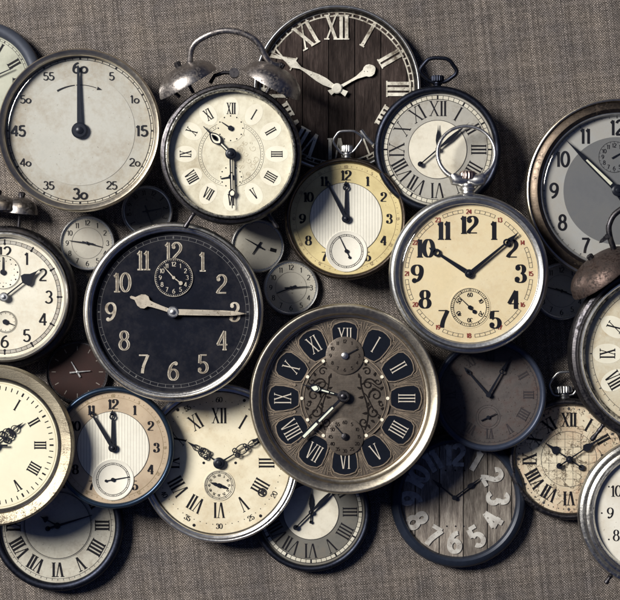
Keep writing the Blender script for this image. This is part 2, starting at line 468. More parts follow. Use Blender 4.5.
def h_pear(L, w, z, ang, rp, t=1.0, tip=True, tail=0):
    b = B().at(0, 0, ang)
    P = [(-1.6, 0), (-1.2, rp*.45), (-1.5, rp*.62)]
    P += [(-w*math.sin(rad(q)), rp-w*math.cos(rad(q))) for q in (35, 60, 90, 120, 150)]
    P += [(-w*.25, rp+w*1.05), (-w*.2, (rp+w+L)/2)] if tip else []
    P += [(0, L)]
    b.poly(P+[(-x, y) for x, y in P[::-1][1:]], z, t)
    if tail: b.poly([(-1.2, 0), (-3, -tail), (3, -tail*.9), (1.2, 0)], z+.01, t)
    return b
def h_cathedral(L, w, z, ang, arms, t=.8, lw=1.0):
    """skeleton hand: outlines only; returns frame and the pale filling"""
    b = B().at(0, 0, ang); f = B().at(0, 0, ang)
    for (y0, y1, ww, kind) in arms:
        if kind == 'bar':
            b.bar((-ww/2, y0), (-ww/2, y1), lw, lw, z, t); b.bar((ww/2, y0), (ww/2, y1), lw, lw, z, t)
            b.bar((-ww/2, y0), (ww/2, y0), lw, lw, z+.01, t); b.bar((-ww/2, y1), (ww/2, y1), lw, lw, z+.01, t)
            f.bar((0, y0), (0, y1), ww, ww, z+t*.3, 0)
        elif kind == 'leaf':
            m_ = (y0*.55+y1*.45)
            lft = bez((0, y0), (-ww*.9, y0+(m_-y0)*.5), (-ww*.8, m_+(y1-m_)*.3), (0, y1), 12)
            rgt = [(-x, y) for x, y in lft]
            b.ribbon(lft, lambda *a: lw, z, t); b.ribbon(rgt, lambda *a: lw, z+.01, t)
            f.poly(lft+rgt[::-1][1:-1], z+t*.3, 0)
        elif kind == 'line': b.bar((0, y0), (0, y1), ww, ww*.5, z, t)
    return b, f

# shared materials
MAT_CHROME = metal('worn nickel', (.74, .73, .70), (.52, .51, .50), .26, .40, (.08, .075, .07), .37, .05, .3)
MAT_STEEL = metal('brushed steel', (.54, .54, .53), (.36, .37, .39), .30, .44, (.08, .08, .08), .34, .04, .2)
MAT_BLUED = metal('blackened steel', (.035, .04, .058), (.02, .023, .036), .38, .58, (.015, .015, .02), .36, .06, .3)
MAT_DARK = metal('dark oxidised metal', (.085, .08, .085), (.04, .04, .05), .32, .55, (.02, .016, .014), .42, .05, .5)
MAT_BRONZE = metal('dark bronze', (.115, .09, .07), (.07, .057, .048), .32, .5, (.03, .02, .015), .4, .05, .35)
MAT_BRASS = metal('pale brass', (.72, .66, .54), (.55, .49, .39), .28, .40, (.14, .11, .08), .32, .04, .2)
MAT_GOLD = metal('brushed gilt', (.46, .41, .31), (.32, .285, .22), .46, .62, (.13, .10, .07), .42, .07, .7, fine=.9)
MAT_RUST = metal('rusty bell metal', (.125, .092, .082), (.07, .054, .05), .42, .66, (.024, .018, .017), .46, .07, .8)
MAT_TARN = metal('tarnished bell metal', (.46, .43, .41), (.20, .185, .185), .28, .48, (.06, .05, .048), .42, .08, .5)
INK = flat('black print', (.008, .008, .012), .6, 0, .15)
INKS = flat('soft black print', (.05, .048, .05), .6)
HANDM = flat('blued steel hands', (.012, .014, .022), .35, .3)
REDINK = flat('red print', (.20, .04, .03), .6)
IVORYP = flat('ivory paint', (.74, .70, .58), .5)
LUME = flat('aged luminous paint', (.60, .60, .50), .7)
GLASS = glass()
DARKINT = flat('shadow gap lining', (.012, .012, .014), .8)

def crystal(c, r, z, rise):
    b = B(); n = 10
    b.lathe([(0.01, z+rise)]+[(r*math.sin(PI/2*i/n), z+rise*math.cos(PI/2*i/n)**.8 if i < n else z) for i in range(1, n+1)], 96)
    return c.part('crystal', b, GLASS, sharp=80)

def inner_wall(c, r, z0, z1, m, r2=None, name='rehaut'):
    b = B(); b.lathe([(r, z1), (r2 or r-2, z0), ((r2 or r-2), z0-.8), (r+.8, z0-.8), (r+.8, z1)], 128, True); return c.part(name, b, m)

# =============================================================== X : sixty second timer clock
def timer_clock():
    c = Clock('timer_clock', 'timer clock numbered 5 to 60 with one black hand pointing straight up', 'clock', 78.5, 129.5, 20, 40)
    R = 82
    c.case(R-1.5, MAT_BRONZE)
    c.bezel([(R, 26), (R, 35), (R-.7, 38.6), (R-1.8, 40), (R-2.6, 39.6), (R-6.0, 37.6), (R-6.8, 36), (R-7.2, 24), (R-4, 24)], MAT_BRASS)
    c.face(75.5, 27, dialm('silvered grey dial', (.42, .415, .385), (.50, .495, .465), st=.45, spots=.4, rough=.38))
    b = B(); b.ring(0, 0, 71.2, 71.8, 27.2); b.ring(0, 0, 73.6, 74.2, 27.2)
    for i in range(60): q = pol(1, 6*i); w = 1.9 if i % 5 == 0 else .6; b.bar((q[0]*71.4, q[1]*71.4), (q[0]*74, q[1]*74), w, w, 27.25)
    c.part('minute_track', b, INK, c.dial)
    b = B(); b.lathe([(55.2, 27.1), (55.2, 27.45), (.01, 27.45)], 96)
    c.part('inner_disc', b, dialm('silvered inner disc', (.45, .445, .415), (.54, .535, .505), st=.4, spots=.35, rough=.3), c.dial)
    L = ['6o', '5', '1o', '15', '2o', '25', '3o', '35', '4o', '45', '5o', '55']
    for i, t in enumerate(L):
        p = pol(63.5, 30*i); b = B(); big = i % 3 == 0
        text(b, t, p[0]*(.98 if i in (3, 9) else 1), p[1], 11 if big else 8.2, 27.55, 0, .19 if big else .15, .15 if big else .11, False, 1.15)
        c.part('numeral', b, INK, c.dial)
    b = B(); b.ribbon([pol(46, -30+i*1.8) for i in range(14)], lambda x, y, t: 2.2-1.2*t, 27.55)
    b.ribbon([pol(46, -5+i*2.6) for i in range(11)], lambda x, y, t: .7, 27.6)
    p = pol(46, 22); b.at(p[0], p[1], 108); b.poly([(-1.8, 0), (0, 5.5), (1.8, 0)], 27.65)
    c.part('direction_arrow', b, INK, c.dial)
    c.hand('hand', h_taper(66, 5.4, 2.0, 30, -1.5, t=1.2), HANDM)
    c.hub(8.2, 29.5, 3.5, HANDM)
    crystal(c, 74, 32, 3)

# =============================================================== Y : twin bell alarm clock
def bell_shape(R, H, t=1.6):
    n = 12; P = [(R*math.cos(PI/2*i/n), H*math.sin(PI/2*i/n)**.9) for i in range(n+1)]
    P = [(R*1.03, -1.5), (R*1.03, 0)]+P[1:-1]+[(.01, H)]
    Q = [(.01, H-t)]+[((R-t)*math.cos(PI/2*i/n), (H-t)*math.sin(PI/2*i/n)**.9) for i in range(n-1, 0, -1)]+[(R-t, -1.5)]
    return P+Q
def place_bell(c, x, y, z, ang, R, H, m, pin=10, lean=0):
    """bell whose axis points along dial direction ang in the plane of the clock"""
    M = Matrix.Translation((x, y, z)) @ Matrix.Rotation(-rad(ang), 4, 'Z') @ Matrix.Rotation(-PI/2+rad(lean), 4, 'X')
    b = B().mat(M); b.lathe(bell_shape(R, H), 72)
    o = c.part('bell', b, m)
    b = B().mat(M); b.knob([(1.8, -pin), (1.8, H-1), (3.2, H-.6), (3.2, H+.8), (3.6, H+1, 1), (3.6, H+4, 1), (2, H+5)], 10, .15, 40)
    c.part('bell_screw', b, MAT_DARK, o)
    return M
def foot(c, ang, R, z, L, m):
    M = Matrix.Rotation(-rad(ang), 4, 'Z') @ Matrix.Translation((0, R-4, z)) @ Matrix.Rotation(-PI/2, 4, 'X')
    b = B().mat(M); b.knob([(2.6, 0), (2.6, 5), (1.9, 6), (2.3, L*.45), (1.7, L*.6), (2.7, L*.85), (2.4, L*.95), (1.2, L)], n=24)
    c.part('foot', b, m)
def roman_alarm_dial(c, r, zd, mat, num_r, num_h):
    c.face(r, zd, mat)
    b = B()
    for i in range(12):   # pale petal lozenges behind the numerals
        p = pol(num_r, 30*i); P = [(p[0]+.0+math.cos(q)*8.2*math.cos(rad(-30*i))-math.sin(q)*11.5*math.sin(rad(-30*i)),
                                    p[1]+math.cos(q)*8.2*math.sin(rad(-30*i))+math.sin(q)*11.5*math.cos(rad(-30*i))) for q in [2*PI*k/28 for k in range(28)]]
        b.poly(P, zd+.12)
    c.part('numeral_plate', b, dialm('ivory numeral plates', (.78, .76, .65), (.73, .705, .59), st=.15, spots=.25), c.dial)
    c.nums(ROM, num_r, num_h, INK, 'flip', 'roman', dz=.3, wt=.1, wn=.045, xs=.62, gap=.09, sl=.22)
def twin_bell():
    c = Clock('twin_bell_alarm_clock', 'black twin bell alarm clock with carrying handle and cream Roman dial', 'alarm clock', 230.5, 153, 28, 62)
    R = 71
    c.case(R, MAT_DARK)
    c.bezel([(R, 44), (R, 54), (R-1.5, 57.5), (R-4, 58.5), (R-5.5, 56), (R-6.5, 55), (R-7, 57.5), (R-5, 61.5), (R-6.4, 62), (R-8, 60), (R-8.8, 54), (R-8.8, 46), (R-4, 44)][:6]+[(R-7.5, 52), (R-7.5, 44)], MAT_DARK)
    c.bezel([(R-5.2, 54), (R-5.2, 59.5), (R-6, 61.5), (R-7, 62), (R-8, 61), (R-8.6, 58), (R-9, 51), (R-9, 50), (R-6, 50)], metal('worn chrome over black', (.55, .54, .5), (.3, .3, .3), .15, .35, (.02, .02, .02), .5, .09, .5), 'bezel_ring')
    z = 51
    roman_alarm_dial(c, 63, z, dialm('cream engraved dial', (.72, .695, .575), (.66, .63, .50), st=.35, spots=.35, bmp=.25), 46, 11.5)
    b = B()
    for i in range(72):
        q = pol(31.4, i*5); b.disc(q[0], q[1], .42, z+.2, 0, 6)
    b.ring(0, 0, 29.6, 29.9, z+.2); b.ring(0, 0, 33, 33.25, z+.2)
    c.part('dotted_ring', b, INKS, c.dial)
    rr = random.Random(3); b = B()     # engraved curls in the middle of the dial
    for k in range(26):
        a = rr.uniform(20, 160); q = rr.uniform(8, 27); x, y = pol(q, a); s0 = rr.uniform(0, 360); R0 = rr.uniform(1.5, 4)
        b.ribbon([(x+R0*(1-i/16)*math.cos(rad(s0+i*28)), y+R0*(1-i/16)*math.sin(rad(s0+i*28))) for i in range(14)], lambda dx, dy, t: .32, z+.14+k*.002)
    c.part('engraving', b, flat('engraved brown line', (.42, .37, .27), .6), c.dial)
    # two little dials
    for nm, cx, cy, ang, L, rd in (('alarm_subdial', -.5, 26, -56, 11, 14), ('seconds_subdial', 0, -23, -100, 11, 12)):
        b = B(); b.lathe([(rd, z+.1), (rd, z+.3), (.01, z+.3)], 48); b.v = [(x+cx, y+cy, q) for x, y, q in b.v]
        sd = c.part(nm, b, dialm('cream subdial', (.74, .71, .58), (.68, .64, .5), st=.2, spots=.2), c.dial)
        b = B()
        for i in range(12): q = pol(rd-1.6, 30*i); b.disc(cx+q[0], cy+q[1], .75, z+.42, 0, 8)
        c.part('hour_dots', b, INK, sd)
        b = h_taper(L, 1.7, .8, z+1.2, ang, 3, 1.2, .5); b.v = [(x+cx, y+cy, q) for x, y, q in b.v]
        b.at(); b.disc(cx, cy, 2.6, z+1.8, .6); c.part('subdial_hand', b, HANDM, sd)
    hb, hf = h_cathedral(39, 6, z+3, -45, [(2, 15, 2.4, 'bar'), (15, 30, 7.0, 'leaf'), (19, 27, 2.6, 'leaf'), (29, 39, 1.6, 'line')], 1.0, 1.0)
    h = c.hand('hour_hand', hb, HANDM); c.part('lume', hf, IVORYP, h)
    mb, mf = h_cathedral(55, 4, z+4.6, 178.5, [(2, 19, 2.2, 'bar'), (19, 36, 2.4, 'bar'), (36, 44, 4.6, 'leaf'), (42, 55, 1.6, 'line')], 1.0, .9)
    h = c.hand('minute_hand', mb, HANDM); c.part('lume', mf, IVORYP, h)
    c.hub(5.6, z+5.6, 2.2, HANDM)
    k = 1
    for x, y, ang in ((-44.5, 73.5, -29), (40.5, 72.5, 29)):
        place_bell(c, x, y, 35, ang, 31.5, 19, MAT_TARN, 12, 10)
    # handle
    P = [(188, 66), (188.6, 55), (190, 46), (194, 40.5), (200, 36.5), (210, 31.5), (222, 28.6), (233, 29), (243, 31.5), (252, 35.5), (258, 41), (262, 48), (266, 56), (272, 62), (279, 62.5)]
    Q = []
    for i in range(len(P)-1):
        for j in range(4):
            t = j/4; a, b_ = P[i], P[i+1]; Q.append((a[0]+(b_[0]-a[0])*t, a[1]+(b_[1]-a[1])*t))
    Q.append(P[-1])
    for _ in range(3): Q = [Q[0]]+[((Q[i-1][0]+Q[i][0]*2+Q[i+1][0])/4, (Q[i-1][1]+Q[i][1]*2+Q[i+1][1])/4) for i in range(1, len(Q)-1)]+[Q[-1]]
    b = B(); b.tube([(x-230.5, 153-y, 40+12*math.sin(PI*i/(len(Q)-1))) for i, (x, y) in enumerate(Q)], 3.2, 14)
    c.part('handle', b, MAT_TARN)
    b = B().at(-22, 74, -12, 30); b.tube([(0, 0, 0), (6, 6, 2), (16, 7, 3), (24, 5, 2)], 2.0); b.disc(26, 4.5, 5, -4, 9, 24)
    c.part('bell_hammer', b, MAT_DARK)
    foot(c, -148, R, 53, 21, MAT_DARK); foot(c, 148, R, 40, 21, MAT_DARK)
    b = B(); b.tube([(55, 58, 44), (64, 66, 44)], 1.8); c.part('bell_post', b, MAT_DARK)
    b = B(); b.tube([(-52, 58, 44), (-62, 67, 44)], 1.8); c.part('bell_post', b, MAT_DARK)

# =============================================================== L : dark plank wall clock
def plank_clock():
    c = Clock('wall_clock', 'dark plank clock with white Roman numerals and white hands at the top', 'wall clock', 337, 88, 0, 20)
    R = 84
    c.case(R, MAT_DARK)
    c.bezel(bez_round(R, R-4, 14, 19), MAT_STEEL)
    c.bezel([(R-4, 14), (R-4, 17), (R-6.2, 12), (R-6.2, 9.5), (R-4, 9.5)], MAT_DARK, 'bezel_ring')
    c.face(78.5, 10.5, wood('dark stained planks', ((.012, .008, .008), (.035, .026, .024), (.08, .06, .055)), 26, 8))
    WP = dialm('chipped white paint', (.78, .76, .68), (.70, .67, .58), (.10, .08, .06), .9, .8, .55, .06)
    c.nums(ROM, 62, 25, WP, 'radial', 'roman', dz=.25, wt=.135, wn=.055, xs=.85, gap=.085, sl=.26, t=.9)
    c.track(73.0, 77.3, 60, 1.5, 3.2, 5, WP, (73.4, 77.4), 1.3)
    b = h_pear(44, 6.3, 13.2, 60.5, 37, 1.0, True, 9); c.hand('hour_hand', b, WP)
    b = B().at(0, 0, -60.5)
    P = [(-1.6, 0), (-3.8, 14), (-3.6, 22), (-1.6, 36), (-1.2, 42), (-4.2, 50), (-2, 58), (-.8, 64), (0, 76)]
    b.poly(P+[(-x, y) for x, y in P[::-1][1:]], 14.8, 1.0); b.poly([(-1.2, 0), (-3, -11), (3, -11), (1.2, 0)], 14.81, 1.0)
    c.hand('minute_hand', b, WP)
    b = B(); b.knob([(5.2, 15), (5.2, 16.6), (4.2, 17.4), (1, 17.4)], n=32); c.part('hand_hub', b, WP)

# =============================================================== K and Q : grey Roman pocket watches with a pale centre
def grey_roman(cx, cy, z0, h, label, angs, R, dr, inner, tone, with_bow, tilt=0):
    c = Clock('pocket_watch', label, 'pocket watch', cx, cy, z0, h, 'pocket watches with a pale disc inside a grey Roman ring', tilt)
    c.case(R, MAT_BLUED)
    c.bezel(bez_round(R-.3, dr+.6, h*.7, h), MAT_BLUED)
    z = h-6
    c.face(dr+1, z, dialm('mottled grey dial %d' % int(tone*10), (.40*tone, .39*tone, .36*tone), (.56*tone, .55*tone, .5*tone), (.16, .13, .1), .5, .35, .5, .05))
    b = B(); b.lathe([(inner, z+.1), (inner, z+.4), (.01, z+.4)], 64)
    c.part('centre_disc', b, dialm('pale centre disc', (.70, .67, .58), (.62, .59, .50), st=.35, spots=.25, scale=.05), c.dial)
    b = B(); b.ring(0, 0, inner, inner+.6, z+.45, 0, 64); c.part('centre_line', b, INKS, c.dial)
    c.nums(ROM, dr*.735, dr*.27, INK, 'radial', 'roman', dz=.25, wt=.11, wn=.035, xs=1.1, gap=.125, sl=.24)
    b = B(); b.ring(0, 0, dr*.905, dr*.965, z+.15, 0, 96); mt = c.part('chapter_ring', b, dialm('pale chapter ring', (.62, .60, .52), (.55, .53, .45), st=.3), c.dial)
    c.track(dr*.90, dr*.97, 60, .45, 1.6, 5, INK, (dr*.90, dr*.97), .45, .3)
    c.hand('hour_hand', h_leaf(25*R/64, 4.4, z+2.2, angs[0], 10, 1.6), HANDM)
    c.hand('minute_hand', h_leaf(43*R/64, 4.2, z+3.6, angs[1], 23*R/64, 2.7), HANDM)
    c.hub(2.4, z+4.2, 1.6, HANDM)
    crown(c, R, h*.45, MAT_BLUED, (4, 6), (7, 7))
    if with_bow:
        pts = [(-7, R+4), (-17, R+13), (-17.5, R+17), (-10, R+26), (-4, R+27.5), (8, R+27), (13, R+24), (19.5, R+15), (18, R+11), (8, R+4)]
        bow(c, smooth_loop([(x, y, h*.45+8*(y-R)/27) for x, y in pts], 4, 1), 2.0, MAT_BLUED)
def smooth_loop(P, sub=4, it=2):
    n = len(P); Q = []
    for i in range(n):
        a, b = P[i], P[(i+1) % n]
        for j in range(sub): t = j/sub; Q.append(tuple(a[k]+(b[k]-a[k])*t for k in range(3)))
    for _ in range(it):
        m = len(Q); Q = [tuple((Q[i-1][k]+2*Q[i][k]+Q[(i+1) % m][k])/4 for k in range(3)) for i in range(m)]
    return Q

# =============================================================== S and R : two-tone watches with a seconds dial
def pinstripe(nt, v, c):
    w = N(nt, 'ShaderNodeTexWave'); w.wave_type = 'BANDS'; w.bands_direction = 'X'
    w.inputs['Scale'].default_value = .11; w.inputs['Distortion'].default_value = .15
    nt.links.new(v, w.inputs['Vector'])
    return mix(nt, 1.0, c, ramp(nt, w.outputs['Fac'], [(.2, grey(.84)), (.8, grey(1.04))]), 'MULTIPLY')
def two_tone(cx, cy, z0, h, label, outer, casem, angs, sub, sang, bowed):
    c = Clock('pocket_watch', label, 'pocket watch', cx, cy, z0, h, 'two-tone pocket watches reading five to twelve')
    R = 61.5; dr = 55.5
    c.case(R, casem); c.bezel(bez_round(R-.2, dr+.4, h*.62, h), casem)
    z = h-5
    c.face(dr+1, z, outer)
    b = B(); b.lathe([(36, z+.1), (36, z+.45), (.01, z+.45)], 72)
    cd = c.part('centre_disc', b, dialm('pinstriped silver disc', (.76, .74, .66), (.70, .68, .60), st=.1, spots=.1, extra=pinstripe, rough=.35), c.dial)
    b = B(); b.ring(0, 0, 36, 36.5, z+.5, 0, 72); c.part('centre_line', b, INKS, c.dial)
    kw = dict(wt=.24, wn=.07, serif=True, xs=1.05)
    c.nums(['12', '1', '2', '3', '4', '5', '', '7', '8', '9', '10', '11'], 43.5, 9.6, INK, 'upright', 'text', dz=.25, hmap={0: 1.05}, **kw)
    b = B()
    for i in range(60):
        a = 6*i
        if i % 5 == 0: text(b, str(i or 60), *pol(52.2, a), 3.0, z+.2, a, .2, .1, False)
        else: b.bar(pol(51.6, a), pol(53.0, a), .45, .45, z+.2)
    b.ring(0, 0, 50.2, 50.5, z+.22, 0, 96)
    c.part('minute_track', b, flat('faded brown print', (.25, .19, .11), .6), c.dial)
    # seconds dial, a little sunk with a rim
    sx, sy = sub
    b = B().at(sx, sy); b.lathe([(20.8, z+.3), (20.8, z+1.0), (20, z+1.1), (19.4, z+.7), (.01, z+.7)], 64)
    sd = c.part('seconds_subdial', b, dialm('pale seconds dial', (.72, .70, .63), (.66, .64, .57), st=.15, spots=.15, rough=.4), c.dial)
    c.track(15.2, 16.6, 60, .3, .7, 5, INKS, (15, 16.8), .35, 1.0, sd, sx, sy, 'seconds_track')
    b = h_taper(17, 1.0, .5, z+1.6, sang, 6, 1.0, .4); b.disc(0, -7, 1.4, z+1.6, .4); b.disc(0, 0, 2.0, z+2, .7); b.v = [(x+sx, y+sy, q) for x, y, q in b.v]
    c.part('seconds_hand', b, HANDM, sd)
    c.hand('hour_hand', h_breguet(38, 3.6, z+2.6, angs[0], 31, 3.1), HANDM)
    c.hand('minute_hand', h_breguet(44, 3.4, z+3.8, angs[1], 38.5, 2.4), HANDM)
    c.hub(4.3, z+3.2, 2.2, HANDM)
    if bowed:
        crown(c, R, h*.45, MAT_STEEL, (4, 7), (6.5, 8), 18, 1)
        pts = [(-4, R+3), (-13, R+15), (-12, R+19), (-7, R+26), (8, R+26.5), (16, R+21), (16.5, R+18), (7, R+5)]
        bow(c, smooth_loop([(x, y, h*.5+7*(y-R)/26) for x, y in pts], 4, 1), 1.3, MAT_STEEL)
        b = B(); b.tube([(15, R+27, 14), (20, R+20, 14), (27, R+13, 13)], 2.2); c.part('bow_pin', b, MAT_STEEL)

# =============================================================== BB : tan railway watch
def tan_watch():
    c = Clock('pocket_watch', 'steel pocket watch with tan dial, bold Arabic numerals and red outer numbers', 'pocket watch', 469.5, 273.5, 43, 24)
    R = 80.3; h = 24
    c.case(R, MAT_STEEL)
    c.bezel([(R, 13), (R, 15.5), (R-1.2, 18.5), (R-3.2, 19.8), (R-4.2, 20), (R-4.6, 21), (R-5.2, 23), (R-6.2, 24), (R-7.2, 23.8), (R-9.8, 22.6), (R-10.6, 20.4), (R-10.6, 14), (R-5, 13)], MAT_STEEL)
    z = 17
    c.face(70.5, z, dialm('tan enamel dial', (.74, .62, .40), (.80, .70, .50), (.46, .31, .14), .4, .22, .42, .02))
    L = ['12', '1', '2', '3', '4', '5', '', '7', '8', '9', '10', '11']
    pos = {0: 49, 1: 50, 2: 50, 3: 52, 4: 52, 5: 53, 7: 52, 8: 51, 9: 52, 10: 51, 11: 50}
    for i, t in enumerate(L):
        if not t: continue
        b = B(); p = pol(pos[i], 30*i)
        text(b, t, p[0], p[1], 18.5 if i != 0 else 18, z+.25, 0, .24, .06, True, .98, 1.6)
        c.part('numeral', b, INK, c.dial)
    rb = B(); bb = B()
    for i in range(12):
        text(rb, str(12+i) if i else '24', *pol(62.2, 30*i), 4.6, z+.2, 0, .26, .16, False, 1.0)
        bb.ring(0, 0, 60.9, 61.3, z+.2, 0, 16, 30*i+5.5, 30*i+24.5); bb.ring(0, 0, 64.1, 64.5, z+.2, 0, 16, 30*i+5.5, 30*i+24.5)
        for k in (5.5, 10, 15, 20, 24.5): bb.bar(pol(60.9, 30*i+k), pol(64.5, 30*i+k), .4, .4, z+.25)
    c.part('red_numbers', rb, REDINK, c.dial)
    c.part('minute_track', bb, INKS, c.dial)
    sx, sy = 1, -34
    b = B().at(sx, sy); b.lathe([(20.8, z+.02), (20.8, z+.35), (20, z+.5), (19.2, z+.22), (.01, z+.22)], 64)
    sd = c.part('seconds_subdial', b, MATS['tan enamel dial'], c.dial)
    c.track(16.4, 19.2, 60, .35, .9, 5, INK, (16.4, 19.2), .4, .5, sd, sx, sy, 'seconds_track')
    b = B()
    for i, t in ((0, '60'), (2, '10'), (4, '20'), (6, '30'), (8, '40'), (10, '50')): q = pol(12.8, 30*i); text(b, t, sx+q[0], sy+q[1], 4.2, z+.5, 30*i, .2, .12, False)
    c.part('seconds_numbers', b, INK, sd)
    b = h_taper(17, .9, .5, z+1.2, -46, 5, 1.0, .4); b.disc(0, -6, 2.0, z+1.2, .5); b.disc(0, 0, 2.2, z+1.5, .7); b.v = [(x+sx, y+sy, q) for x, y, q in b.v]
    c.part('seconds_hand', b, HANDM, sd)
    c.hand('hour_hand', h_breguet(48, 4.6, z+1.9, -57, 38.5, 3.9), HANDM)
    c.hand('minute_hand', h_breguet(64, 3.4, z+3, 50.5, 49, 3.8), HANDM)
    c.hub(4.4, z+2.5, 1.8, HANDM)
    crystal(c, 70, 21.2, 5.5)
    # pendant: neck, shoulders and the round bow standing off the cloth
    MX = Matrix.Translation((-1, R-2.5, 11)) @ Matrix.Rotation(-PI/2, 4, 'X')
    b = B().mat(MX); b.knob([(9.5, 0), (8.6, 2), (6.6, 3.4), (6.4, 5.5), (8, 6.6), (8, 8.4), (6.8, 9.4), (7.4, 11), (7, 12.6), (5, 14)], n=48); c.part('neck', b, MAT_CHROME)
    b = B()
    b.tube([(-17, R+19.5, 15), (-14, R+14.5, 14.5), (-7.5, R+13.5, 14), (-1, R+14.5, 14), (6, R+13.5, 14), (12.5, R+14.5, 14.5), (15.5, R+19.5, 15)], 3, 16, False, lambda t: 4.0+2.8*math.sin(PI*((t*2) % 1.0)) if t < 1 else 3.6)
    b.v = [tuple(q) for q in b.v]
    c.part('bow_shoulder', b, MAT_CHROME)
    cx, cy, rr = -2.0, R+41.5, 29.0; P = []
    for i in range(61):
        a = rad(-145+290*i/60); P.append((cx+rr*math.sin(a), cy+rr*.96*math.cos(a)-.5, 14-10*(1+math.cos(a))/2))
    b = B(); b.tube(P, 2.1, 14, False, lambda t: 1.75+1.1*abs(2*t-1)**4); c.part('bow', b, MAT_CHROME)
    b = B(); b.at(-1, R+21.5, 0, 3).mat(b.m @ Matrix.Rotation(0, 4, 'X'))
    b.mat(Matrix.Translation((-1, R+14, 13)) @ Matrix.Rotation(-PI/2, 4, 'X'))
    b.knob([(5, 0), (8.3, 1), (8.8, 2, 1), (8.8, 6.4, 1), (7, 8.6), (3, 9.6)], 16, .12, 96); c.part('crown', b, metal('worn coppery steel', (.42, .30, .26), (.3, .26, .25), .25, .4, (.06, .04, .04), .4, .08, .3))

# =============================================================== CC : grey clock on the right edge
def grey_arabic():
    c = Clock('desk_clock', 'bronze rimmed clock with grey centre and pale ring of Arabic numerals', 'clock', 619, 190, 8, 34)
    R = 92.5; h = 34
    c.case(R-1, MAT_BRONZE)
    c.bezel([(R, 18), (R, 28), (R-.8, 31.5), (R-1.8, 32), (R-3, 31.5), (R-4.5, 30), (R-9, 33), (R-13, 33.6), (R-15.5, 31), (R-17, 24), (R-17, 19), (R-8, 18)][:5]+[(R-3.5, 30), (R-3.5, 18)], MAT_BRASS)
    c.bezel([(R-3.5, 18), (R-3.5, 29.5), (R-6, 31.8), (R-11, 33), (R-14, 31.5), (R-15, 28), (R-15.5, 18)], MAT_BRONZE, 'bezel_ring')
    z = 22
    inner_wall(c, R-15.5, z+.4, 30, MAT_STEEL, R-18)
    c.face(77, z, dialm('pale grey ring', (.36, .365, .37), (.42, .42, .415), st=.2, spots=.2, rough=.4))
    b = B(); b.lathe([(54, z+.1), (54, z+.4), (.01, z+.4)], 96)
    c.part('centre_disc', b, dialm('mid grey disc', (.135, .14, .155), (.165, .17, .18), (.12, .1, .08), .15, .2, .45), c.dial)
    c.nums(['12', '1', '2', '3', '4', '5', '6', '7', '8', '9', '10', '11'], 63.5, 15.5, INK, 'upright', 'text', wt=.17, wn=.14, serif=False, xs=.92)
    c.track(72.8, 74.2, 60, .5, 1.1, 5, INKS, (), .4)
    sx, sy = -3, 34
    b = B().at(sx, sy); b.lathe([(16, z+.3), (16, z+.7), (.01, z+.7)], 48)
    sd = c.part('alarm_subdial', b, MATS['mid grey disc'], c.dial)
    b = B()
    for i in range(12): q = pol(11.5, 30*i); text(b, str(i or 12), sx+q[0], sy+q[1], 4.2, z+.8, 0, .18, .14, False)
    b.ring(sx, sy, 15.3, 15.7, z+.85)
    for i in range(24): b.bar((sx+pol(14, 15*i)[0], sy+pol(14, 15*i)[1]), (sx+pol(15.4, 15*i)[0], sy+pol(15.4, 15*i)[1]), .4, .4, z+.8)
    c.part('hour_numbers', b, INK, sd)
    b = h_taper(9, 1.4, .7, z+1.6, 60, 3, 1.2, .5); b.v = [(x+sx, y+sy, q) for x, y, q in b.v]; c.part('alarm_hand', b, HANDM, sd)
    hb = B().at(0, 0, -45.8)
    P = [(-3.1, 0), (-2.8, 30), (-2.4, 46), (-1.0, 60), (0, 74)]
    hb.poly(P+[(-x, y) for x, y in P[::-1][1:]], z+4.6, 1.0); h = c.hand('minute_hand', hb, HANDM)
    hb = B().at(0, 0, -45.8); hb.bar((0, 9), (0, 44), 3.2, 1.8, z+5.75); c.part('lume', hb, LUME, h)
    c.hand('hour_hand', h_taper(46, 7, 2.5, z+3, 150, 0, None, 1), HANDM)
    c.hub(6, z+5, 2, HANDM)
    crystal(c, 76, 27, 4)

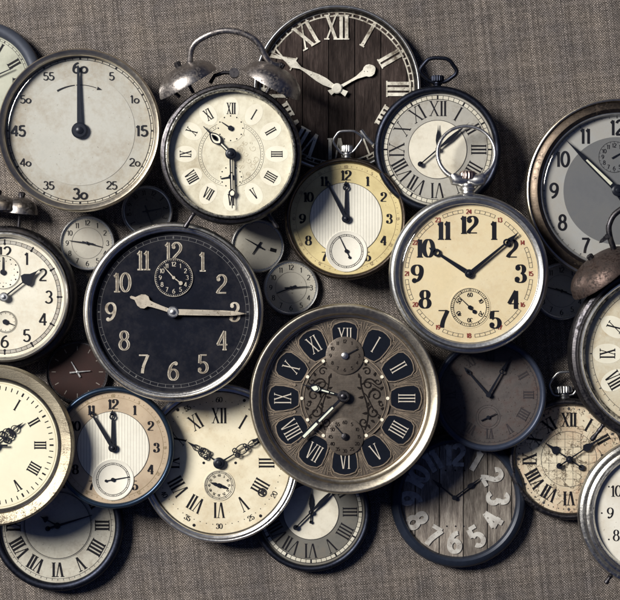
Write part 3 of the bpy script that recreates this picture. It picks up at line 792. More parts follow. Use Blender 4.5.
# =============================================================== Z : black clock
def black_clock():
    c = Clock('alarm_clock', 'large clock with black dial, cream Arabic numerals and worn nickel rim', 'alarm clock', 172.5, 312, 42, 26)
    R = 90.5; h = 26
    c.case(R-.5, MAT_DARK)
    c.bezel([(R, 10), (R, 17), (R-1, 20), (R-2.4, 21), (R-3.4, 20.4), (R-4, 21), (R-4.4, 24.6), (R-5.4, 26), (R-6.6, 25.6), (R-7.4, 23.6), (R-8.2, 23.4), (R-9.2, 22.6), (R-10, 17), (R-10, 12), (R-5, 10)], MAT_CHROME)
    z = 15
    c.face(81, z, dialm('black dial', (.003, .004, .009), (.006, .008, .017), (.03, .028, .03), .35, .3, .6, .05, spec=.08))
    OUT = dialm('aged cream outline', (.56, .52, .44), (.42, .385, .33), (.12, .09, .06), .9, .8, .5, .15)
    L = ['12', '1', '2', '3', '4', '5', '6', '7', '8', '9', '10', '11']
    pos = {0: 60.5, 1: 58.5, 2: 56, 3: 62, 4: 57, 5: 60, 6: 59, 7: 60, 8: 57, 9: 63, 10: 59.5, 11: 60}
    FIL = dialm('dull fill paint', (.16, .14, .12), (.10, .09, .08), st=.3, spots=.4)
    for i, t in enumerate(L):
        p = pol(pos[i], 30*i); b = B(); text(b, t, p[0], p[1], 19.5, z+.1, 0, .155, .075, True, .92, 1.3, None, .3)
        nb = c.part('numeral', b, OUT, c.dial)
        if i in (0, 1, 10, 11, 2, 4, 5, 6, 8):
            b = B(); text(b, t, p[0], p[1], 19.2, z+.75, 0, .05, .012, False, .92, 1.3); c.part('inlay', b, FIL, nb)
    b = B()
    for i in range(60):
        b.bar(pol(73.4, 6*i), pol(76.4, 6*i), .45, .45, z+.2)
        if i % 5 == 0: b.disc(*pol(75, 6*i), .9, z+.25, 0, 8)
    b.ring(0, 0, 76.4, 76.8, z+.28, 0, 120); b.ring(0, 0, 73, 73.3, z+.28, 0, 120)
    c.part('minute_track', b, flat('dim grey print', (.11, .11, .115), .6), c.dial)
    sx, sy = .5, 34.5
    b = B().at(sx, sy); b.lathe([(19.8, z+.1), (19.8, z+.9), (19.2, z+.95), (.01, z+.95)], 64)
    sd = c.part('alarm_subdial', b, MATS['black dial'], c.dial)
    c.track(17.2, 18.6, 60, .35, .7, 5, OUT, (19,), .45, 1.1, sd, sx, sy, 'subdial_track')
    b = B()
    for i in range(12): q = pol(13.6, 30*i); text(b, str(i or 12), sx+q[0], sy+q[1], 4.6, z+1.1, 0, .15, .09, False)
    c.part('hour_numbers', b, OUT, sd)
    b = h_taper(15, 1.1, .6, z+1.9, -42, 0, 1, .5); b.at(0, 0, 128); b.bar((0, 0), (0, 10), 1.1, .9, z+1.9, .5); b.disc(0, 9, 2, z+1.95, .5); b.at(); b.disc(0, 0, 1.6, z+2.3, .6)
    b.v = [(x+sx, y+sy, q) for x, y, q in b.v]; c.part('alarm_hand', b, OUT, sd)
    HM = dialm('tarnished cream hands', (.48, .43, .35), (.34, .31, .27), (.10, .075, .05), .9, .8, .45, .1)
    b = B().at(0, 0, -70.5)
    P = [(-1.7, 0), (-2.1, 14), (-2.6, 22), (-3.2, 26), (-6.4, 28.5), (-7.2, 32), (-6, 36), (-3.4, 38.6), (-1.5, 40.5), (-1.3, 45), (0, 46)]
    b.poly(P+[(-x, y) for x, y in P[::-1][1:]], z+3, 1.2); c.hand('hour_hand', b, HM)
    b = B().at(0, 0, 91.3); b.poly([(-3, 0), (-2.7, 50), (-2.2, 62), (0, 74), (2.2, 62), (2.7, 50), (3, 0)], z+4.8, 1.0)
    mh = c.hand('minute_hand', b, HM)
    b = B().at(0, 0, 91.3); b.bar((0, 20), (0, 58), 2.8, 2.4, z+5.9); c.part('lume', b, dialm('grainy old lume', (.36, .33, .28), (.24, .21, .18), st=.5, spots=.7), mh)
    c.hub(5.8, z+4.8, 2.4, MAT_CHROME)

# =============================================================== AA : ornate clock
def ornate_clock():
    c = Clock('ornate_clock', 'ornate bronze clock with twelve black numeral plaques and heavy gold rim', 'clock', 345, 399, 37, 34)
    R = 95.8; h = 34
    c.case(R-1, MAT_BRONZE)
    c.bezel([(R, 16), (R, 29), (R-.8, 32), (R-2.0, 33.7), (R-3, 34), (R-4, 33.7), (R-9.4, 31.2), (R-10.4, 30), (R-11, 26.5), (R-12, 25.4), (R-13.6, 24.6), (R-14.2, 22), (R-14.2, 18), (R-8, 16)], metal('antique gold', (.54, .49, .395), (.38, .34, .28), .32, .46, (.12, .095, .07), .32, .035, .2))
    z = 19
    GROUND = metal('engraved bronze ground', (.13, .108, .09), (.07, .059, .05), .4, .6, (.05, .035, .025), .4, .06, .6, metallic=.55)
    LINE = metal('raised bronze line', (.40, .32, .24), (.26, .21, .16), .3, .5, (.08, .06, .04), .3, .08, .3, metallic=.7)
    DK = flat('engraved shadow line', (.010, .008, .008), .8, 0, .08)
    c.face(82.5, z, GROUND)
    # numeral plaques
    PLQ = flat('black enamel', (.004, .006, .012), .6, 0, .08)
    SIL = flat('silvered numeral', (.50, .46, .40), .5, .1)
    rc = 61.5
    for i in range(12):
        a = 30*i; pts = []
        for (u, w) in ((-14.5, 7.5), (-15.2, 3), (-15.2, -3), (-14.5, -7.5), (-9, -11), (0, -13), (8, -13.6), (12.5, -11), (14.8, -5), (15.5, 0), (14.8, 5), (12.5, 11), (8, 13.6), (0, 13), (-9, 11)):
            w *= .95
            pts.append((w, rc+u))
        b = B().at(0, 0, a); b.poly(pts, z+.4, 1.0); pq = c.part('numeral_plaque', b, PLQ, c.dial)
        b = B().at(0, 0, a)
        cl = [(q[0]*1.03, rc+(q[1]-rc)*1.03) for q in pts]
        b.ribbon(cl, lambda *q: 1.1, z+.5, 1.2, True); c.part('plaque_rim', b, LINE, pq)
        b = B(); p = pol(rc+1, a); rot = a if not (95 < a < 265) else a-180
        roman(b, ROM[i], p[0], p[1], 17, z+1.7, rot, .065, .035, .72, .125, .17); c.part('numeral', b, SIL, pq)
    # fan scrolls between the plaques
    b = B()
    for i in range(12):
        b.at(0, 0, 30*i+15)
        for s in (-1, 1):
            b.ribbon(bez((0, 50), (s*1.2, 62), (s*2, 68), (s*7, 77), 12), lambda dx, dy, t: .8, z+.6)
            b.ribbon(bez((0, 58), (s*.8, 66), (s*2, 73), (s*3.2, 79), 10), lambda dx, dy, t: .6, z+.64)
            b.ribbon(bez((s*7, 77), (s*10, 80), (s*14, 78), (s*15, 81), 8), lambda dx, dy, t: .7, z+.62)
            b.ribbon([(s*4.2+2.2*(1-k/16)*math.cos(rad(k*30)), 74+2.2*(1-k/16)*math.sin(rad(k*30))) for k in range(14)], lambda dx, dy, t: .6, z+.66)
            b.ribbon(bez((0, 53), (s*3, 56), (s*2.5, 61), (s*4.8, 66), 8), lambda dx, dy, t: .5, z+.68)
        b.bar((0, 56), (0, 80), .7, .4, z+.7); b.disc(0, 52.5, 1.5, z+.6, .3, 12)
    b.at(); b.ring(0, 0, 80.2, 81.2, z+.6, .4, 120)
    c.part('scrollwork', b, LINE, c.dial)
    # centre medallion
    b = B(); b.lathe([(45.6, z+.3), (45.4, z+1.4), (44.4, z+1.5), (44, z+1.0), (.01, z+1.0)], 96)
    md = c.part('medallion', b, GROUND, c.dial)
    b = B(); b.ring(0, 0, 41.2, 41.9, z+1.6, .3, 96); b.ring(0, 0, 44.4, 45.6, z+1.5, .6, 96); c.part('medallion_ring', b, LINE, md)
    for i in (1, 2, 3, 4, 5, 7, 8, 9, 10, 11):
        b = B(); b.disc(*pol(43.3, 30*i), 1.7, z+1.7, 1.0, 16); c.part('ivory_dot', b, IVORYP, md)
    b = B(); kk = 0
    def spiral(x, y, r, a0, turns, s, w):
        nonlocal kk; kk += 1; n = 22
        b.ribbon([(x+r*(1-.85*i/n)*math.cos(rad(a0+s*turns*360*i/n)), y+r*(1-.85*i/n)*math.sin(rad(a0+s*turns*360*i/n))) for i in range(n+1)], lambda dx, dy, t: w*1.35*(1-.4*t), z+1.2+kk*.012)
    def leafc(x, y, a, L, w):
        nonlocal kk; kk += 1
        m0 = b.m.copy(); b.mat(m0 @ Matrix.Translation((x, y, 0)) @ Matrix.Rotation(-rad(a), 4, 'Z'))
        b.poly([(0, 0), (-w, L*.35), (-w*.5, L*.7), (.4*w, L), (w*.6, L*.55), (w*.5, L*.2)], z+1.2+kk*.012); b.mat(m0)
    for s in (-1, 1):
        b.mat(Matrix.Scale(s, 4, (1, 0, 0)) if s == -1 else Matrix.Identity(4))
        spiral(31, 3, 7, 200, 1.3, -1, 1.3); spiral(24, 14, 6.5, 20, 1.2, 1, 1.2); spiral(29, -14, 6.5, 100, 1.3, 1, 1.2)
        spiral(19, -24, 5, 300, 1.1, -1, 1.1); spiral(33, 17, 4, 30, 1.1, -1, 1.0); spiral(22, 27, 4.5, 150, 1.2, -1, 1.0); spiral(37, -6, 3, 90, 1, 1, .9)
        kk += 1; b.ribbon(bez((16, 22), (14, 4), (30, -6), (20, -32), 20), lambda dx, dy, t: 1.3, z+1.2+kk*.012)
        kk += 1; b.ribbon(bez((18, 6), (26, 2), (24, -10), (36, -18), 16), lambda dx, dy, t: 1.0, z+1.2+kk*.012)
        kk += 1; b.ribbon(bez((17, 14), (26, 22), (32, 8), (38, 10), 16), lambda dx, dy, t: 1.0, z+1.2+kk*.012)
        for (x, y, a, L) in ((16, 20, -30, 6), (17, 10, -80, 5), (19, 2, -110, 6), (24, -4, 200, 6), (23, -14, 250, 6), (22, -26, 140, 6), (27, 8, 60, 5), (33, -4, 80, 5), (36, 8, 30, 5), (30, 22, 10, 5), (26, -22, 120, 5), (33, -20, 70, 4), (14, -32, 200, 4), (37, -12, 30, 4), (20, 33, 40, 4)):
            leafc(x, y, a, L, 1.7)
    c.part('vine_engraving', b, DK, md)
    for (cy, ang, L) in ((43, 62, 15), (-38.5, -42, 15)):
        b = B().at(0, cy); b.lathe([(19.2, z+.6), (19.2, z+2.6), (18.6, z+2.9), (.01, z+2.9)], 56)
        sd = c.part('subdial', b, GROUND, c.dial)
        b = B()
        for i in range(12):
            q = pol(14.4, 30*i); text(b, str(i or 12) if cy > 0 else str((i*5) or 60), q[0], cy+q[1], 3.6, z+3.1, 0, .2, .13, False)
        c.part('subdial_numbers', b, DK, sd)
        b = h_taper(L, 1.1, .7, z+4, ang, 0, 1, .5); b.v = [(x, y+cy, q) for x, y, q in b.v]; c.part('subdial_hand', b, HANDM, sd)
        b = B().at(0, cy, 0, z+3.5); b.knob([(3.6, 0), (3.6, 1.6), (2.6, 2.4), (1.2, 2.6)], n=24); c.part('subdial_hub', b, MAT_CHROME if cy > 0 else MAT_DARK, sd)
    hb, hf = h_cathedral(43, 6, z+5.5, -74, [(9, 15, 1.8, 'bar'), (15, 24, 2.4, 'bar'), (24, 35, 5.2, 'leaf'), (35, 43, 1.4, 'line')], 1.0, .9)
    hb.at(0, 0, -74); hb.bar((0, 0), (0, 10), 2.6, 2.2, z+5.5, 1)
    hb.ribbon(bez((0, 26), (-4.4, 29), (-4.6, 32), (-1, 35)), lambda *a: .8, z+5.6, .8); hb.ribbon(bez((0, 26), (4.4, 29), (4.6, 32), (1, 35)), lambda *a: .8, z+5.6, .8)
    o = c.hand('hour_hand', hb, HANDM); c.part('lume', hf, flat('pale green lume', (.66, .70, .60), .7), o)
    mb, mf = h_cathedral(66, 5, z+7, 225, [(15, 36, 3.4, 'bar'), (37.5, 58, 4.2, 'bar'), (58, 66, 1.8, 'line')], 1.0, .9)
    mb.at(0, 0, 225); mb.bar((0, 0), (0, 15), 2.8, 2.8, z+7, 1)
    o = c.hand('minute_hand', mb, HANDM); c.part('lume', mf, MATS['pale green lume'], o)
    c.hub(6.2, z+6.5, 2.8, MAT_DARK)
    for i, o in enumerate(c.root.children): o.location = (-1.3*c.K, 2.2*c.K, 0) if o.name.split('.')[0] not in ('case', 'bezel', 'dial') else (0, 0, 0)

# =============================================================== T and V : ornate handed Roman clocks
def louis_hand(L, z, ang, big=1.0):
    """pierced scroll hand"""
    b = B().at(0, 0, ang); k = 0
    b.bar((0, 0), (0, L*.3), 2.0, 1.2, z, .9)
    for s in (-1, 1):
        b.ring(s*2.6*big, L*.36, 1.5*big, 2.6*big, z+.05, .8, 20)
        b.ribbon(bez((0, L*.3), (s*5.5*big, L*.4), (s*6*big, L*.55), (s*1.2, L*.6), 12), lambda *q: 1.0, z+.02, .8)
        b.ring(s*2.0*big, L*.56, .9*big, 1.9*big, z+.07, .8, 16)
        b.ribbon(bez((0, L*.6), (s*4*big, L*.66), (s*3.2*big, L*.76), (0, L*.82), 10), lambda *q: .9, z+.03, .8)
    b.bar((0, L*.42), (0, L*.8), .9, .9, z+.01, .85)
    b.poly([(-1.5, L*.8), (0, L), (1.5, L*.8)], z, .9)
    return b
def cream_roman():
    c = Clock('wall_clock', 'cream Roman clock with black scroll hands and keyhole, left of the ornate clock', 'clock', 218.8, 463.5, 14, 20)
    R = 80; h = 20
    c.case(R-.5, MAT_STEEL)
    c.bezel([(R, 9), (R, 14), (R-1, 16.6), (R-2, 17.2), (R-3.6, 16.6), (R-4, 18.3), (R-5, 19.5), (R-7.4, 18.4), (R-7.8, 16), (R-8, 12), (R-4, 9)], MAT_CHROME)
    z = 12.5
    inner_wall(c, R-7.6, z+.3, 16.5, MAT_DARK, R-9)
    c.face(72.5, z, dialm('cream enamel', (.76, .71, .56), (.70, .64, .48), (.36, .25, .13), .4, .35, .35, .025))
    c.nums(ROM, 47.5, 15.5, INK, 'radial', 'roman', wt=.12, wn=.035, xs=.8, gap=.11, sl=.22)
    b = B()
    for i in range(60):
        q = pol(62, 6*i)
        if i % 5: b.disc(q[0], q[1], .5, z+.2, 0, 6)
    for i in range(12):
        q = pol(63.5, 30*i); text(b, str(5*i or 60), q[0], q[1], 5.4, z+.25, 30*i if not 95 < 30*i < 265 else 30*i-180, .16, .07, True)
        if i % 2: q = pol(67.5, 30*i-8); b.disc(q[0], q[1], 1.6, z+.25, 0, 10)
    c.part('minute_track', b, INK, c.dial)
    for sx in (-15.5, 16.5):
        b = B(); b.disc(sx, 0, 1.4, z+.2, 0, 12); c.part('pin_hole', b, INK, c.dial)
    b = B(); b.ring(43, -29.5, 3.4, 4.4, z+.5, .5, 28); b.disc(43, -29.5, 2.0, z+.6, 0, 16); c.part('winding_hole', b, MAT_DARK, c.dial)
    b = B().at(0, -22.5); b.lathe([(15.6, z+.1), (15.6, z+.7), (15, z+.8), (14.4, z+.4), (.01, z+.4)], 56)
    sd = c.part('seconds_subdial', b, dialm('cream seconds enamel', (.72, .67, .54), (.66, .61, .48), st=.3, spots=.3), c.dial)
    c.track(12.6, 14, 60, .3, .8, 5, INKS, (12.4, 14.2), .35, .6, sd, 0, -22.5, 'seconds_track')
    b = B()
    for i in range(0, 12, 1): q = pol(10, 30*i); text(b, str(5*i or 60), q[0], q[1]-22.5, 2.4, z+.6, 30*i, .2, .12, False)
    c.part('seconds_numbers', b, INK, sd)
    b = B().at(0, -22.5, -72); b.poly([(-.6, -9), (-1.6, -4), (-.7, 0), (-1.8, 4), (0, 10), (1.8, 4), (.7, 0), (1.6, -4), (.6, -9)], z+1.4, .5); b.disc(0, 0, 2.3, z+1.9, .5); c.part('seconds_hand', b, HANDM, sd)
    c.hand('hour_hand', louis_hand(39, z+2.2, -56, 1.0), HANDM)
    c.hand('minute_hand', louis_hand(56, z+3.8, 59, 1.05), HANDM)
    c.hub(5.8, z+3.6, 1.8, HANDM)
def gilt_roman():
    c = Clock('wall_clock', 'clean cream clock with broad brushed gilt rim at the left edge', 'clock', -8, 446, 40, 26)
    R = 81; h = 26
    c.case(R-.5, MAT_GOLD)
    c.bezel([(R, 12), (R, 19), (R-1, 24.4), (R-2.4, 26), (R-3.6, 25.8), (R-12, 22.6), (R-12.6, 21.5), (R-12.6, 12)], MAT_GOLD)
    c.bezel([(R-12.6, 12), (R-12.6, 20), (R-13.6, 20.6), (R-14.6, 20), (R-16.6, 16), (R-16.6, 12)], MAT_DARK, 'bezel_ring')
    z = 15
    c.face(65, z, dialm('clean cream dial', (.76, .74, .58), (.73, .70, .54), (.4, .32, .18), .12, .1, .4, .02, bmp=.03))
    c.nums(ROM, 46.5, 12, INK, 'radial', 'roman', wt=.13, wn=.055, xs=.7, gap=.10, sl=.26)
    c.track(56, 60, 60, .9, 1.6, 5, INK, (), .5)
    b = B(); b.ring(0, 0, 62.4, 62.8, z+.2, 0, 96); c.part('edge_line', b, flat('fine gold line', (.45, .38, .22), .5), c.dial)
    c.hand('hour_hand', louis_hand(38, z+2.2, 52.5, 1.35), HANDM)
    b = B().at(0, 0, 90); b.bar((0, -40), (0, 14.5), 1.4, 2.0, z+4, .8); c.hand('minute_hand', b, HANDM)
    c.hub(5, z+4, 2, HANDM)

# =============================================================== U : left edge alarm clock
def left_alarm():
    c = Clock('alarm_clock', 'nickel alarm clock with two small subdials and plain Arabic numerals', 'alarm clock', 3, 297, 0, 42)
    R = 72
    c.case(R, MAT_DARK)
    c.bezel([(R-.5, 26), (R-.5, 31), (R-2.5, 34), (R-5.5, 35), (R-6.5, 34), (R-6.5, 26)], MAT_DARK, 'bezel_ring')
    c.bezel([(R-6.5, 30), (R-6.3, 38), (R-7.4, 41), (R-8.8, 41.6), (R-9.8, 39.8), (R-10.6, 39.2), (R-11.4, 38), (R-12, 34), (R-12, 29), (R-8, 29)], MAT_CHROME)
    z = 32
    c.face(61, z, dialm('ivory dial', (.68, .66, .58), (.63, .61, .52), (.35, .26, .16), .35, .35, .45, .03))
    b = B(); b.ring(0, 0, 53.4, 56.8, z+.12, 0, 100); c.part('chapter_ring', b, dialm('greyed chapter ring', (.42, .41, .38), (.36, .35, .33), st=.4, spots=.3), c.dial)
    b = B()
    for i in range(60):
        b.bar(pol(53.4, 6*i), pol(56.8, 6*i), .4, .4, z+.2)
        if i % 5 == 0: b.bar(pol(52.4, 6*i), pol(58, 6*i), 1.5, 1.5, z+.25); b.disc(*pol(53.6, 6*i), 1.3, z+.3, 0, 10)
    b.ring(0, 0, 53.2, 53.6, z+.35, 0, 100); b.ring(0, 0, 56.6, 57, z+.35, 0, 100)
    c.part('minute_track', b, INK, c.dial)
    c.nums(['12', '1', '2', '3', '4', '5', '6', '7', '8', '9', '10', '11'], 44.5, 12.6, INK, 'upright', 'text', wt=.16, wn=.11, serif=False, xs=1.05)
    for nm, x, y, rd, ang, L, dots in (('alarm_subdial', -1.5, 25, 17.5, 0, 15, 1), ('seconds_subdial', 1, -25, 11.5, 110, 9, 0)):
        b = B().at(x, y); b.lathe([(rd, z+.1), (rd, z+.5), (rd-.6, z+.6), (rd-1, z+.4), (.01, z+.4)], 56); sd = c.part(nm, b, MATS['ivory dial'], c.dial)
        b = B()
        for i in range(12 if dots else 60):
            if dots: q = pol(rd-3, 30*i); b.disc(x+q[0], y+q[1], .8, z+.6, 0, 8); q = pol(rd-6, 30*i+15); b.disc(x+q[0], y+q[1], .45, z+.6, 0, 8)
            else:
                q = pol(1, 6*i); r0 = rd-3.4 if i % 5 == 0 else rd-2.2; b.bar((x+q[0]*r0, y+q[1]*r0), (x+q[0]*(rd-1.2), y+q[1]*(rd-1.2)), .35, .35, z+.65)
        b.ring(x, y, rd-1, rd-.5, z+.7, 0, 48); c.part('subdial_track', b, INK, sd)
        b = h_taper(L, 1.6, .8, z+1.5, ang, 3, 1.2, .5); b.at(); b.disc(0, 0, 2.7, z+2, .5); b.v = [(q[0]+x, q[1]+y, q[2]) for q in b.v]; c.part('subdial_hand', b, HANDM, sd)
    c.hand('hour_hand', h_spade(47, 12, z+3.2, 52, t=1.0, head=.5), HANDM)
    c.hand('minute_hand', h_spade(52, 9, z+4.6, 268, t=1.0, head=.6), HANDM)
    c.hub(4.6, z+4.6, 2, MAT_STEEL)
    # bell above, its rim towards the clock
    place_bell(c, -8, 88.5, 22, 0, 38 if False else 20.5, 15, MAT_TARN, 16, 0)
    place_bell(c, 13.5, 86.5, 18, 6, 17.5, 15, MAT_TARN, 18, 4)

# =============================================================== W, P, N, O, M, DD, EE and the small watches
def corner_watch():
    c = Clock('pocket_watch', 'green grey Roman watch with blue grey rim in the top left corner', 'pocket watch', -20, 82, 0, 18)
    c.case(62, MAT_BLUED); c.bezel(bez_round(61.8, 49.5, 12, 17.5), flat('dull blue grey enamel', (.05, .058, .08), .42, .3))
    c.face(50, 11, dialm('pale green dial', (.44, .45, .38), (.37, .39, .33), (.14, .13, .1), .4, .3))
    c.nums(ROM, 38, 13, INK, 'radial', 'roman', wt=.16, wn=.05, xs=.9)
    c.track(46, 48, 60, .4, 1.2, 5, INKS, (46, 48.2), .35)
    c.hand('hour_hand', h_taper(26, 2.6, 1, 13, 300), HANDM); c.hand('minute_hand', h_taper(36, 2, .8, 14.4, 66, 8), HANDM); c.hub(3, 14.5, 1.5, HANDM)
def bottom_left():
    c = Clock('pocket_watch', 'dark rimmed silvery Roman watch in the bottom left corner', 'pocket watch', 57, 526, 0, 18)
    c.case(66, MAT_BLUED); c.bezel(bez_round(65.8, 57.5, 12, 17.5), MAT_BLUED)
    z = 12
    c.face(58, z, dialm('silvery worn dial', (.40, .39, .34), (.60, .58, .50), (.15, .12, .09), .6, .4, .4, .05))
    c.nums(ROM, 44.5, 14.5, INK, 'radial', 'roman', wt=.15, wn=.05, xs=.9, gap=.10)
    b = B(); b.ring(0, 0, 33, 33.7, z+.2, 0, 80); b.ring(0, 0, 34.3, 34.6, z+.2, 0, 80); b.ring(0, 0, 53.4, 53.8, z+.2, 0, 80)
    for i in range(60): b.bar(pol(53.6, 6*i), pol(55.6, 6*i), .4, .4, z+.25)
    c.part('minute_track', b, INKS, c.dial)
    b = h_taper(37, 2.6, .8, z+3.4, 73, 10, 2.2); b.disc(0, -10, 2.6, z+3.4, .8); c.hand('minute_hand', b, HANDM)
    c.hand('hour_hand', h_spade(20, 6, z+2, -62), HANDM); c.hub(3.2, z+3.8, 1.4, HANDM)
def wood_clock():
    c = Clock('wall_clock', 'grey weathered plank clock with big pale numerals and thick dark rim', 'wall clock', 459, 500, 0, 18)
    R = 66
    c.case(R+2, MAT_BLUED)
    c.bezel([(R+2, 10), (R+1.6, 13.5), (R-1, 16.5), (R-5, 18), (R-7.5, 17), (R-9, 13), (R-9, 10)], flat('blue black paint', (.018, .024, .040), .36, .2))
    for o in c.root.children: o.location = (0, -.5*c.K, 0)
    z = 11.5
    c.face(58.5, z, wood('weathered grey planks', ((.05, .044, .042), (.20, .175, .155), (.42, .385, .34)), 24, -5))
    GP = dialm('worn pale grey paint', (.56, .55, .52), (.42, .41, .39), (.20, .17, .15), .9, .7, .6, .1)
    L = ['12', '1', '2', '3', '4', '5', '6', '7', '8', '9', '10', '11']
    for i in range(12):
        a = 30*i; p = pol(43.5, a); b = B(); rot = a if not (95 < a < 265) else a-180
        text(b, L[i], p[0]-4, p[1]+1, 21, z+.3, rot, .25, .19, False, .98, 1, None, .9); c.part('numeral', b, GP, c.dial)
    b = B()
    for x in range(-2, 3):
        for y in (-28, 28): b.disc(x*9+random.uniform(-1, 1)-3, y+1, .9, z+.2, 0, 8)
    c.part('nail_heads', b, INK, c.dial)
    for nm, hb in (('hour_hand', h_spade(30, 4, z+2, -50, head=.55)), ('minute_hand', h_spade(33, 4, z+3.2, 53, head=.5))):
        hb.v = [(x-4.5, y+2, q) for x, y, q in hb.v]; c.hand(nm, hb, HANDM)
    b = B(); b.disc(-4.5, 2, 2.4, z+3.8, 1.4); c.part('hand_hub', b, HANDM)
def mapcolor(nt, v, c):
    n = noise(nt, v, .045, 5, .6, 3.0, .8)
    ln = ramp(nt, n, [(.485, grey(0)), (.5, grey(1)), (.505, grey(1)), (.52, grey(0))])
    c = mix(nt, ln, c, (.10, .075, .05))
    n2 = noise(nt, v, .07, 4, .6, 8.0, 1.2)
    ln2 = ramp(nt, n2, [(.54, grey(0)), (.55, grey(.8)), (.555, grey(.8)), (.565, grey(0))])
    c = mix(nt, ln2, c, (.14, .11, .08))
    land = ramp(nt, n, [(.5, grey(0)), (.56, grey(.35))])
    return mix(nt, land, c, (.36, .27, .18))
def map_watch():
    c = Clock('pocket_watch', 'pocket watch with an old map printed on its Roman dial', 'pocket watch', 569.6, 459.5, 0, 18)
    c.case(61, MAT_DARK); c.bezel(bez_round(61, 54, 11, 18), MAT_DARK)
    z = 12
    c.face(55, z, dialm('antique map dial', (.68, .62, .48), (.58, .51, .38), (.40, .16, .08), .5, .3, .5, .02, extra=mapcolor))
    c.nums(ROM, 39.5, 14, INK, 'radial', 'roman', wt=.16, wn=.05, xs=.9, gap=.10)
    b = B()
    for i in range(60):
        q = pol(50.5, 6*i)
        if i % 5: b.disc(q[0], q[1], .65, z+.2, 0, 8)
        else: b.at(q[0], q[1], 6*i); b.poly([(-1.6, 0), (0, 2), (1.6, 0), (0, -2)], z+.2); b.at()
    b.ring(0, 0, 27.6, 28, z+.25, 0, 80)
    for y in range(-20, 24, 8):
        x = math.sqrt(27.6**2-y*y); b.bar((-x, y), (x, y), .22, .22, z+.2); b.bar((y, -x), (y, x), .22, .22, z+.22)
    c.part('minute_track', b, INKS, c.dial)
    c.hand('hour_hand', h_spade(31, 8, z+2.2, -56, 15, 3.1, head=.42), HANDM); c.hand('minute_hand', h_spade(42, 7, z+3.6, 56, 12, 3.0, head=.4), HANDM); c.hub(3.6, z+4, 1.6, HANDM)
    crown(c, 61, 8, MAT_STEEL, (5, 7), (9, 8), 22, -4)
    pts = [(-12, 63), (-17, 74), (-14, 80), (-8, 87), (3, 88), (10, 86), (13, 78), (9, 64)]
    bow(c, smooth_loop([(x-3, y, 9+5*(y-63)/24) for x, y in pts], 4, 1), 1.4, MAT_STEEL)
def dim_watch():
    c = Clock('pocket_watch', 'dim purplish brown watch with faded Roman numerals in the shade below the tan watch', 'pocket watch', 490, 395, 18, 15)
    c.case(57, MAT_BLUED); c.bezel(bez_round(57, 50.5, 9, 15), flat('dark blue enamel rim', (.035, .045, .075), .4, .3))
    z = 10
    c.face(51.5, z, dialm('mauve dial dimmed as shade', (.058, .052, .053), (.105, .092, .09), (.05, .025, .022), .8, .8, .6, .08, bmp=.5))  # shade over this watch is put into the dark dial colour
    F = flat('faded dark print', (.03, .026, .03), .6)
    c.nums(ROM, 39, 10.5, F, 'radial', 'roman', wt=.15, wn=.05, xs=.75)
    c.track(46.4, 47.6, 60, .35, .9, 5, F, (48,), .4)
    b = h_breguet(43, 2.6, z+3.2, 30, 27, 2.5); b.v = [(x-1.5, y, q) for x, y, q in b.v]; c.hand('minute_hand', b, HANDM)
    b = h_breguet(37, 2.6, z+2, -41, 30, 2.2); b.v = [(x-1.5, y, q) for x, y, q in b.v]; c.hand('hour_hand', b, HANDM)
    b = B(); b.disc(-1.5, 0, 2.6, z+3.8, 1.2); c.part('hand_hub', b, HANDM)
    b = B(); b.ring(-1.5, -22.5, 9.6, 10, z+.2); b.ring(-1.5, -22.5, 12, 12.3, z+.2); sd = c.part('seconds_subdial', b, F, c.dial)
    b = h_taper(9, 1, .5, z+1.2, 65, 8); b.v = [(x-1.5, y-22.5, q) for x, y, q in b.v]; b.at(); b.disc(-1.5, -22.5, 1.8, z+1.6, .6); c.part('seconds_hand', b, HANDM, sd)
